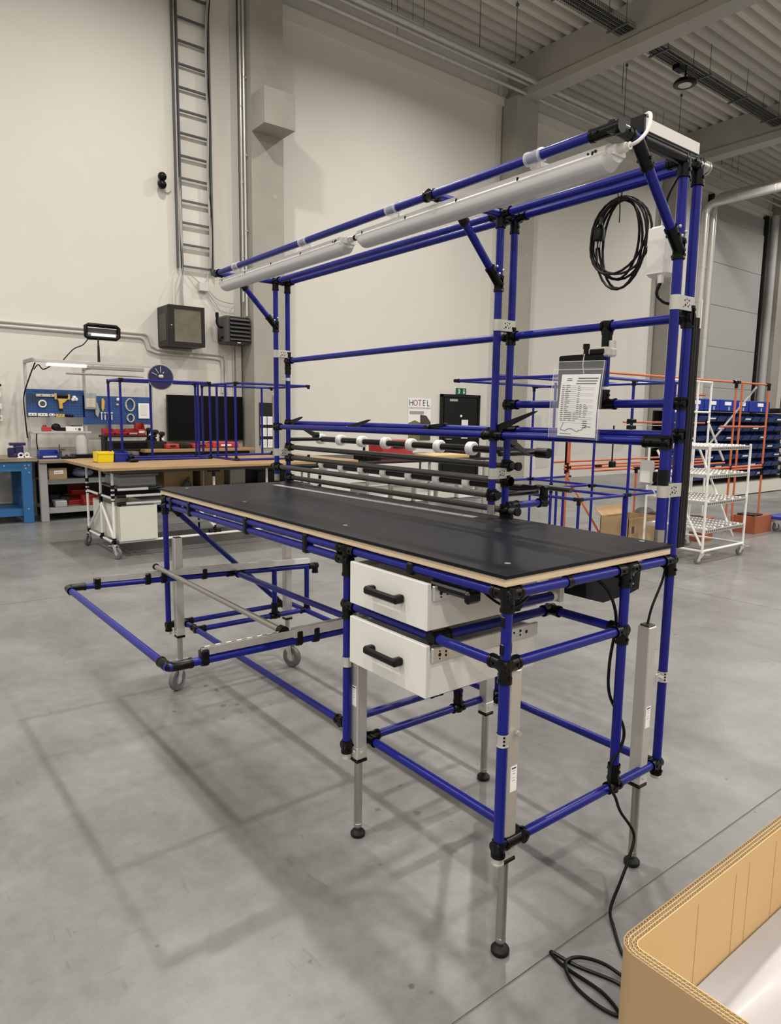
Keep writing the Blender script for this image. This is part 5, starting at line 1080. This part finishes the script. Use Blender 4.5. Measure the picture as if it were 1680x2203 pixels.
t = thing('cable_reel', 'round blue cable reel hanging at the frame post', 'reel', (-7.15, 1.70, 1.80)); M().lathe([(.02, -.02), (.135, -.02), (.140, -.012), (.140, .012), (.135, .02), (.02, .02)], (-7.12, 1.67, 1.96), (1, -.25, 0), n=28).build('drum', 'dark_blue_paint', t); M().tube([(-7.12 + .25 * .143 * math.cos(a) * .97, 1.67 + .143 * math.cos(a) * .97, 1.96 + .143 * math.sin(a)) for a in [2 * math.pi * k / 28 for k in range(28)]], .010, 8, True).build('rim', 'steel_grey', t)
M().rbox((-7.08, 1.66, 1.965), (.04, .06, .04), .012).build('hub', 'zinc', t)
for k in range(5): a = math.pi * (.15 + .18 * k); M().cyl((-7.095, 1.665 + .05 * math.cos(a), 1.96 + .05 * math.sin(a)), (-7.095, 1.665 + .12 * math.cos(a), 1.96 + .12 * math.sin(a)), .004, n=6).build('spoke', 'zinc', t)
o = M().lathe([(.028, 0), (.028, .70), (.035, .71), (.035, .80), (.02, .82)], (-6.58, 2.90, .9825), n=14).build('clear_tube', 'grey_plastic'); tag(o, 'grey cardboard tube standing upright at the end of the trolley table', 'tube')
# ================================================================== tables beyond the rollers
t = thing('assembly_table', 'dark topped assembly table seen behind the roller shafts', 'table', (-7.0, 5.2, 0))
M().rbox((-7.0, 5.2, .915), (1.6, 2.4, .03), .004).build('top', 'rack_black', t, 0)
for (lx, ly) in ((-6.25, 4.1), (-6.25, 5.2), (-6.25, 6.3), (-7.75, 4.1), (-7.75, 6.3)): M().cyl((lx, ly, 0), (lx, ly, .90), .02, n=10).build('leg', 'steel_grey', t)
M().bb((-7.7, 4.12, .30), (-6.28, 6.28, .32)).build('shelf', 'shelf_grey', t, 0); M().bb((-6.28, 4.1, .62), (-6.22, 6.3, .66)).build('side_rail', 'steel_grey', t, 0)
t = thing('red_tool_box', 'red tool box standing on the dark assembly table', 'tool box', (-6.8, 4.9, .93)); M().rbox((-6.8, 4.92, 1.04), (.36, .56, .22), .015).build('body', 'red_plastic', t); M().rbox((-6.8, 4.92, 1.17), (.34, .54, .05), .012).build('lid', 'red_plastic', t); M().rbox((-6.61, 4.92, 1.10), (.02, .2, .03), .004).build('latch', 'rack_black', t)
for i, (xx, yy, w_, d_, h_, mt_, lb) in enumerate(((-6.6, 5.75, .70, .5, .05, 'cardboard', 'flat brown cardboard sheet stack behind the upper roller shaft'), (-6.6, 4.35, .26, .3, .10, 'black_plastic', 'black case left of the red tool box'), (-6.4, 5.25, .30, .2, .03, 'paper', 'white notepad right of the red tool box'), (-6.5, 6.2, .25, .3, .16, 'rack_black', 'black device at the right end of the dark table'))):
    o = M().rbox((xx, yy, .931 + h_ / 2), (d_, w_, h_), .006).build('table_item', mt_); tag(o, lb, ['cardboard', 'case', 'notepad', 'device'][i])
for i in range(5):
    o = M().rbox((-6.55, 4.35 + i * .42, .325 + .14), (.45, .34, .28 - .03 * (i % 2)), .01).build('white_carton', ['white_paint', 'tote_cream'][i % 2]); tag(o, ['leftmost white carton', 'second pale carton', 'middle white carton', 'fourth pale carton', 'rightmost white carton'][i] + ' on the shelf under the dark table', 'carton', 'cartons under the dark table')
t = thing('swivel_arm', 'small black lever handle on a clamp at the left of the dark table', 'clamp', (-6.4, 4.05, .93)); M().cyl((-6.4, 4.15, .93), (-6.4, 4.15, 1.16), .018).build('stem', 'black_plastic', t); M().rbox((-6.4, 4.25, 1.17), (.03, .24, .03), .008).build('lever', 'black_plastic', t)
# ================================================================== wall graphic between the second and third column
mat('wall_graphic', (.60, .585, .55), .75); mat('wall_graphic_light', (.66, .64, .595), .75)
t = thing('wall_graphic', 'pale grey printed silhouettes of tools on the back wall', 'wall graphic', (-10.296, 13.9, .4))
def gp(pts, mt_): M().prism(pts, (-10.3, 0, 0), (0, 1, 0), (0, 0, 1), (.003 if mt_ == 'wall_graphic_light' else .005, 0, 0)).build('print', mt_, t, 0)
gp([(11.3, .62), (15.9, .60), (15.9, .95), (11.3, .98)], 'wall_graphic_light')
gp([(12.15, .98), (13.2, .98), (13.1, .62), (12.8, .55), (12.75, .30), (12.3, .28), (12.25, .6)], 'wall_graphic'); gp([(14.7, .95), (16.1, .95), (16.05, .70), (15.5, .62), (15.35, .30), (14.9, .25), (14.8, .6)], 'wall_graphic')
gp([(11.7, 1.2), (12.5, 1.2), (12.4, 1.6), (12.2, 1.62), (12.0, 1.5), (11.8, 1.66)], 'wall_graphic'); gp([(12.8, 1.0), (13.3, 1.0), (13.25, 1.7), (12.75, 1.72), (12.6, 1.5)], 'wall_graphic_light'); gp([(13.1, 1.72), (13.7, 1.72), (13.75, 2.0), (13.4, 2.1), (13.1, 1.95)], 'wall_graphic')
# ================================================================== right background
mat('orange_pipe', (.52, .125, .050), .42, noise=.06); mat('crate_brown', (.30, .085, .035), .6, noise=.1)
C1 = thing('pipe_cage', 'large blue pipe cage standing on the floor behind the workbench', 'pipe frame', (-3.4, 4.7, 0))
ZA, ZB_ = .80, 1.905
xa, xb, xc_ = -2.69, -3.53, -4.40; ya, yb_, yc_ = 3.90, 4.62, 5.22
bars(C1, [((xc_, yc_, .012), (xc_, yc_, ZB_)), ((xb, yb_ - .08, .012), (xb, yb_ - .08, ZB_)), ((xb + .05, yb_ - .05, .012), (xb + .05, yb_ - .05, ZA)), ((-3.46, 5.16, .012), (-3.46, 5.16, ZB_)), ((xa, 4.66, .012), (xa, 4.66, ZB_)), ((xa - .05, 4.69, .012), (xa - .05, 4.69, ZA)), ((xa, ya, .012), (xa, ya, ZA)), ((-3.53, 4.75, .012), (-3.53, 4.75, ZA)), ((-2.72, 5.45, .012), (-2.72, 5.45, ZB_))], 'blue_pipe', 'post')
bars(C1, [((xb, ya, ZA), (xa, ya, ZA)), ((xa, ya, ZA), (xa, 5.75, ZA)), ((xb, ya, ZA), (xb, 5.2, ZA)), ((xc_, yb_, ZA), (xc_, 6.0, ZA)), ((xc_, yc_, ZA), (-2.5, yc_, ZA)), ((xb, yb_ - .08, ZA), (xa, yb_ - .08, ZA)), ((-4.10, 3.65, ZB_), (-2.3, 3.65, ZB_)), ((-4.10, 3.65, ZB_), (-4.25, 6.2, ZB_)), ((-3.53, 3.65, ZB_ + .03), (-3.53, 5.6, ZB_ + .03)), ((-2.62, 3.65, ZB_), (-2.62, 5.5, ZB_)), ((xc_, yc_, ZB_), (-2.5, yc_, ZB_))], 'blue_pipe', 'rail')
nodes(C1, [((xc_, yc_, ZA), ('X', 'y', 'Y')), ((xa, ya, ZA), ('x', 'Y', 'z')), ((xa, 4.66, ZA), ('y', 'Y')), ((xb, yb_ - .08, ZA), ('z', 'Z')), ((-3.46, 5.16, ZA), ('y', 'Y')), ((xc_, yc_, ZB_), ('z', 'X')), ((xa, 4.66, ZB_), ('z', 'Y')), ((-4.10, 3.65, ZB_), ('X', 'Y'))], s=.05)
for z in (1.46, 1.52): M().rbox((xa, 4.66, z), (.05, .10, .04), .006).build('clamp', 'black_joint', C1)
t = thing('hanging_cord', 'black cord with hook hanging inside the orange frame', 'cord', (-3.9, 6.1, .9)); M().cyl((-3.9, 6.15, 1.02), (-3.9, 6.15, 1.46), .009, n=6).build('cord', 'cable_black', t); M().rbox((-3.9, 6.16, .98), (.05, .10, .08), .01).build('hook', 'black_plastic', t)
# orange pipe racks
O1 = thing('orange_bench_frame', 'orange pipe bench frame with long beams behind the blue cage', 'pipe frame', (-4.3, 7.2, 0))
bars(O1, [((-4.35, 5.85, .012), (-4.35, 5.85, 1.75)), ((-4.55, 6.15, .80), (-4.55, 6.15, 1.75)), ((-4.35, 8.4, .012), (-4.35, 8.4, 1.9)), ((-4.6, 8.7, .012), (-4.6, 8.7, 1.95)), ((-4.0, 6.85, .012), (-4.0, 6.85, .90)), ((-4.0, 7.9, .012), (-4.0, 7.9, .90)), ((-4.35, 5.85, .82), (-4.0, 6.2, .012))], 'orange_pipe', 'post')
bars(O1, [((-4.35, 5.8, z), (-4.35, 9.2, z)) for z in (.94, .90)] + [((-4.0, 5.9, .90), (-4.0, 9.2, .90)), ((-4.62, 5.9, .97), (-4.62, 9.2, .97)), ((-4.2, 6.8, 1.50), (-4.2, 8.9, 1.50)), ((-4.6, 8.4, 1.90), (-3.95, 8.4, 1.90))], 'orange_pipe', 'rail')
nodes(O1, [((-4.35, 5.85, .92), ('z', 'Z', 'Y')), ((-4.0, 6.85, .90), ('z', 'y', 'Y')), ((-4.0, 7.9, .90), ('z', 'y', 'Y')), ((-4.35, 8.4, 1.50), ('z', 'y')), ((-4.6, 8.7, 1.48), ('z', 'Y')), ((-4.35, 6.5, .92), ('y', 'Y')), ((-4.2, 6.95, 1.50), ('y',))], s=.06, r=.022)
M().cyl((-4.0, 7.75, .975), (-4.0, 7.98, .975), .06, n=14).build('roller', 'heater_grey', O1); M().rbox((-4.36, 5.84, 1.15), (.03, .02, .62), .003).build('slot_strip', 'black_joint', O1, 0)
M().cyl((-4.18, 6.95, 1.46), (-4.18, 7.9, 1.46), .006, n=6).build('wire', 'steel_grey', O1)
O2 = thing('orange_rack_frame', 'tall orange pipe rack frame behind the white trolley', 'pipe frame', (-3.4, 8.4, 0))
bars(O2, [((-3.45, y, .012), (-3.45, y, 2.06)) for y in (6.9, 8.25, 8.42, 9.22)] + [((-3.45, 7.9, 1.46), (-3.45, 9.2, 1.46)), ((-3.45, 6.9, .90), (-3.45, 9.22, .90)), ((-3.45, 6.9, .865), (-3.45, 9.22, .865)), ((-3.50, 5.4, 2.05), (-3.45, 9.25, 2.06)), ((-3.62, 6.9, .88), (-3.62, 9.2, .88))], 'orange_pipe', 'pipe')
nodes(O2, [((-3.45, 8.25, 2.06), ('z', 'y', 'Y')), ((-3.45, 9.22, 2.06), ('z', 'y')), ((-3.45, 8.25, .84), ('z', 'Z', 'y')), ((-3.45, 9.22, .84), ('z', 'Z'))], s=.08, r=.022)
M().cyl((-3.5, 8.95, 2.02), (-3.5, 7.7, 1.20), .014, n=8).build('brace', 'steel_grey', O2)
for i, (yy, xx, w_, d_, h_) in enumerate(((8.62, -3.25, .50, .30, .24), (7.75, -3.65, .5, .25, .22), (7.28, -3.28, .28, .16, .30))):
    t = thing('orange_crate', ['orange crate with dark lid on the floor beside the dolly', 'low orange crate on the floor behind the white trolley', 'pale orange tool case on the floor behind the trolley braces'][i], 'crate', (xx, yy, 0)); M().prism([(-w_ / 2, 0), (w_ / 2, 0), (w_ / 2 * 1.05, h_), (-w_ / 2 * 1.05, h_)], (xx - d_ / 2, yy, 0), (0, 1, 0), (0, 0, 1), (d_, 0, 0)).build('body', 'crate_brown', t, 0); M().rbox((xx, yy - .1, h_ + .012), (d_ * .8, w_ * .5, .02), .004).build('lid', 'rack_black', t)
t = thing('open_carton', 'open brown cardboard carton standing behind the right upright', 'carton', (-3.75, 6.35, 0)); cx0, cx1, cy0, cy1, ch = -3.95, -3.55, 6.05, 6.65, .34
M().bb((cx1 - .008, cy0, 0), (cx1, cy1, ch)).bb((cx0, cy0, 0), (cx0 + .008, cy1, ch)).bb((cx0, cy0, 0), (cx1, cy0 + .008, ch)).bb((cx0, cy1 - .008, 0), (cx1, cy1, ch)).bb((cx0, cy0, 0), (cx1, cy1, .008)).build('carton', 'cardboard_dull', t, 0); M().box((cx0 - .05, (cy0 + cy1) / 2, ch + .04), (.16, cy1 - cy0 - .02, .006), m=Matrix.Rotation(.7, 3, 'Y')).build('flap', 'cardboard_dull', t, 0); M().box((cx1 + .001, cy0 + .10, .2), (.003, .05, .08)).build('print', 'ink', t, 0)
o = M().cyl((-3.75, 6.88, .17), (-4.15, 7.35, .17), .17, n=20).build('grey_drum', 'heater_grey'); tag(o, 'grey cylindrical roll lying on the floor beside the brown carton', 'roll')
# ---- white rack trolley with roller shelves
W = thing('rack_trolley', 'white pipe rack trolley with four roller shelves on castors', 'trolley', (-2.85, 6.27, 0))
ax0, ax1, ay0, ay1 = -2.50, -3.20, 5.83, 6.74
bars(W, [((ax0, ay0, .12), (ax0, ay0, 1.28)), ((ax0, ay1, .12), (ax0, ay1, 1.28)), ((ax1, ay0, .12), (ax1, ay0, 1.28)), ((ax1, ay1, .12), (ax1, ay1, 1.28)), ((ax0, ay0, .14), (ax0, ay1, .14)), ((ax0, ay0, .14), (ax1, ay0, .14)), ((ax0, ay1, .14), (ax1, ay1, .14)), ((ax1 + .1, ay1, 1.2), (ax0 - .12, ay1, .20)), ((ax1 + .1, ay0, 1.2), (ax0 - .02, ay0, .20))], 'white_pipe', 'pipe', .0135)
for z in (.36, .66, .95, 1.25):
    for yy in (ay0 + .02, ay1 - .02): M().bb((ax1, yy - .014, z - .022), (ax0, yy + .014, z + .012)).build('shelf_rail', 'aluminium', W, 0)
    M().bb((ax0 - .02, ay0, z - .03), (ax0 + .006, ay1, z + .008)).build('shelf_rail', 'aluminium', W, 0); M().bb((ax1 - .006, ay0, z - .03), (ax1 + .02, ay1, z + .008)).build('shelf_rail', 'aluminium', W, 0)
    mm = M()
    for q in range(5):
        yy = ay0 + .10 + q * .178
        for k in range(16): mm.cyl((ax1 + .05 + k * .041, yy - .020, z + .010), (ax1 + .05 + k * .041, yy + .020, z + .010), .015, n=6)
    stuff(mm.build('roller', 'white_plastic', W, 0))
    for q in range(5): yy = ay0 + .10 + q * .178; M().bb((ax1, yy - .026, z - .022), (ax0, yy + .026, z - .004)).build('roller_track', 'aluminium', W, 0)
    mm = M(); [mm.box((ax0 + .008, ay0 + .05 + k * .042, z - .010), (.003, .016, .016)) for k in range(20)]; stuff(mm.build('track_slot', 'heater_grey', W, 0))
for (x, y, a) in ((ax0, ay0, -2.2), (ax0, ay1, -2.0), (ax1, ay0, 1.2), (ax1, ay1, 1.0)): castor(W, x, y, .125, a, .046, .024)
W2 = thing('white_pipe_stand', 'tall white pipe stand rising behind the white rack trolley', 'pipe frame', (-3.32, 6.9, 0))
bars(W2, [((-3.30, 7.30, .0), (-3.30, 7.30, 2.02)), ((-3.30, 6.98, .0), (-3.30, 6.98, 2.02)), ((-3.30, 6.3, .0), (-3.30, 6.3, 2.02)), ((-3.30, 6.3, 2.01), (-3.30, 7.31, 2.01)), ((-3.30, 6.3, 1.64), (-3.30, 7.30, 1.64)), ((-3.30, 7.28, 1.52), (-3.30, 7.75, 1.02))], 'white_pipe', 'pipe', .0135)
# ---- blue dolly at the right edge
t = thing('platform_dolly', 'blue platform dolly with a blue crate at the right edge', 'dolly', (-2.9, 9.4, 0)); M().rbox((-2.95, 9.40, .20), (.40, 1.1, .05), .01).build('deck', 'bin_blue', t); M().rbox((-2.95, 9.40, .168), (.36, 1.06, .02), .004).build('under_frame', 'aluminium', t); M().rbox((-2.75, 9.42, .37), (.30, .35, .29), .015).build('crate', 'bin_blue', t); M().rbox((-2.595, 9.50, .40), (.012, .10, .08), .004).build('crate_lock', 'aluminium', t); M().cyl((-2.88, 9.33, .20), (-2.88, 9.33, 1.5), .018).build('push_bar', 'aluminium', t)
for (x, y, a) in ((-2.80, 8.95, 1.2), (-3.10, 8.95, 1.2), (-2.80, 9.8, 1.2), (-3.10, 9.8, 1.2)): castor(t, x, y, .160, a, .055, .03)
# ---- far rack full of blue bins
RK = thing('bin_rack', 'long grey rack carrying rows of dark blue bins at the far right', 'rack', (-5.95, 13.6, 0))
M().bb((-6.35, 11.0, .02), (-5.62, 16.6, .26)).build('base', 'tote_cream', RK, 0); M().bb((-6.36, 11.0, .26), (-6.33, 16.6, 1.72)).build('dark_backing', 'rack_black', RK, 0)
mat('bin_navy', (.010, .035, .155), .42, noise=.08)
for r_ in range(7): M().bb((-6.33, 11.0, .375 + r_ * .19), (-5.72, 16.6, .387 + r_ * .19)).build('shelf', 'rack_black', RK, 0)
for yy in (11.0175, 13.2075, 15.3975): M().bb((-5.76, yy - .014, .26), (-5.72, yy + .014, 1.72)).build('upright', 'rack_black', RK, 0)
first = None; rr = random.Random(5); GR = 'dark blue bins in the far rack'; LB = 'dark blue storage bin in the crowded rows of the far rack'
firstc = None
ORD = ['first', 'second', 'third', 'fourth', 'fifth', 'sixth', 'seventh', 'eighth', 'ninth', 'tenth', 'eleventh']
def bl(r, c, card): return 'dark blue bin%s, %s row from below, %s from left, far rack' % (' with white card' if card else '', ORD[r], ORD[c])
for r_ in range(7):
    for c_ in range(11):
        y = 11.20 + c_ * .365; z = .389 + r_ * .19; cd = (c_ * 7 + r_ * 3) % 4 == 0
        if first is None:
            first = sbin('rack_bin', bl(r_, c_, False), (-5.80, y, z), .325, .34, .155, 'bin_navy', GR, card=False, lip=.62); base0 = Vector((-5.80, y, z))
        elif cd and firstc is None:
            firstc = sbin('rack_bin', bl(r_, c_, True), (-5.80, y, z), .325, .34, .155, 'bin_navy', GR, card=True, lip=.62); base1 = Vector((-5.80, y, z))
        elif cd: copy_tree(firstc, Vector((-5.80, y, z)) - base1, bl(r_, c_, True))
        else: copy_tree(first, Vector((-5.80, y, z)) - base0, bl(r_, c_, False))
for c_, y in enumerate((11.35, 11.95, 12.55, 13.15, 13.95)):
    t = thing('top_crate', ['leftmost blue crate on top of the far bin rack', 'second blue crate on top of the far bin rack', 'third blue crate on top of the far bin rack', 'fourth blue crate on top of the far bin rack', 'wide rightmost blue crate on top of the far bin rack'][c_], 'crate', (-5.95, y, 1.724), 'blue crates on the far rack'); M().rbox((-5.95, y, 1.84), (.55, .56 if c_ < 4 else .90, .23), .012).build('body', 'bin_blue', t); M().box((-5.672, y, 1.88), (.004, .26, .07)).build('label_card', 'paper', t, 0); M().box((-5.672, y + .05, 1.78), (.004, .06, .07)).build('hand_slot', 'gate_panel', t, 0)
o = thing('wire_basket', 'dark metal stand with papers at the right picture edge', 'stand', (-6.0, 15.6, 1.73)); M().rbox((-6.0, 15.4, 1.78), (.5, .6, .10), .01).build('tray', 'rack_black', o); bars(o, [((-5.8, 15.2, 1.73), (-5.8, 15.2, 2.1)), ((-5.8, 15.6, 1.73), (-5.8, 15.6, 2.1)), ((-5.8, 15.2, 2.1), (-5.8, 15.6, 2.1))], 'rack_black', 'bar', .01)
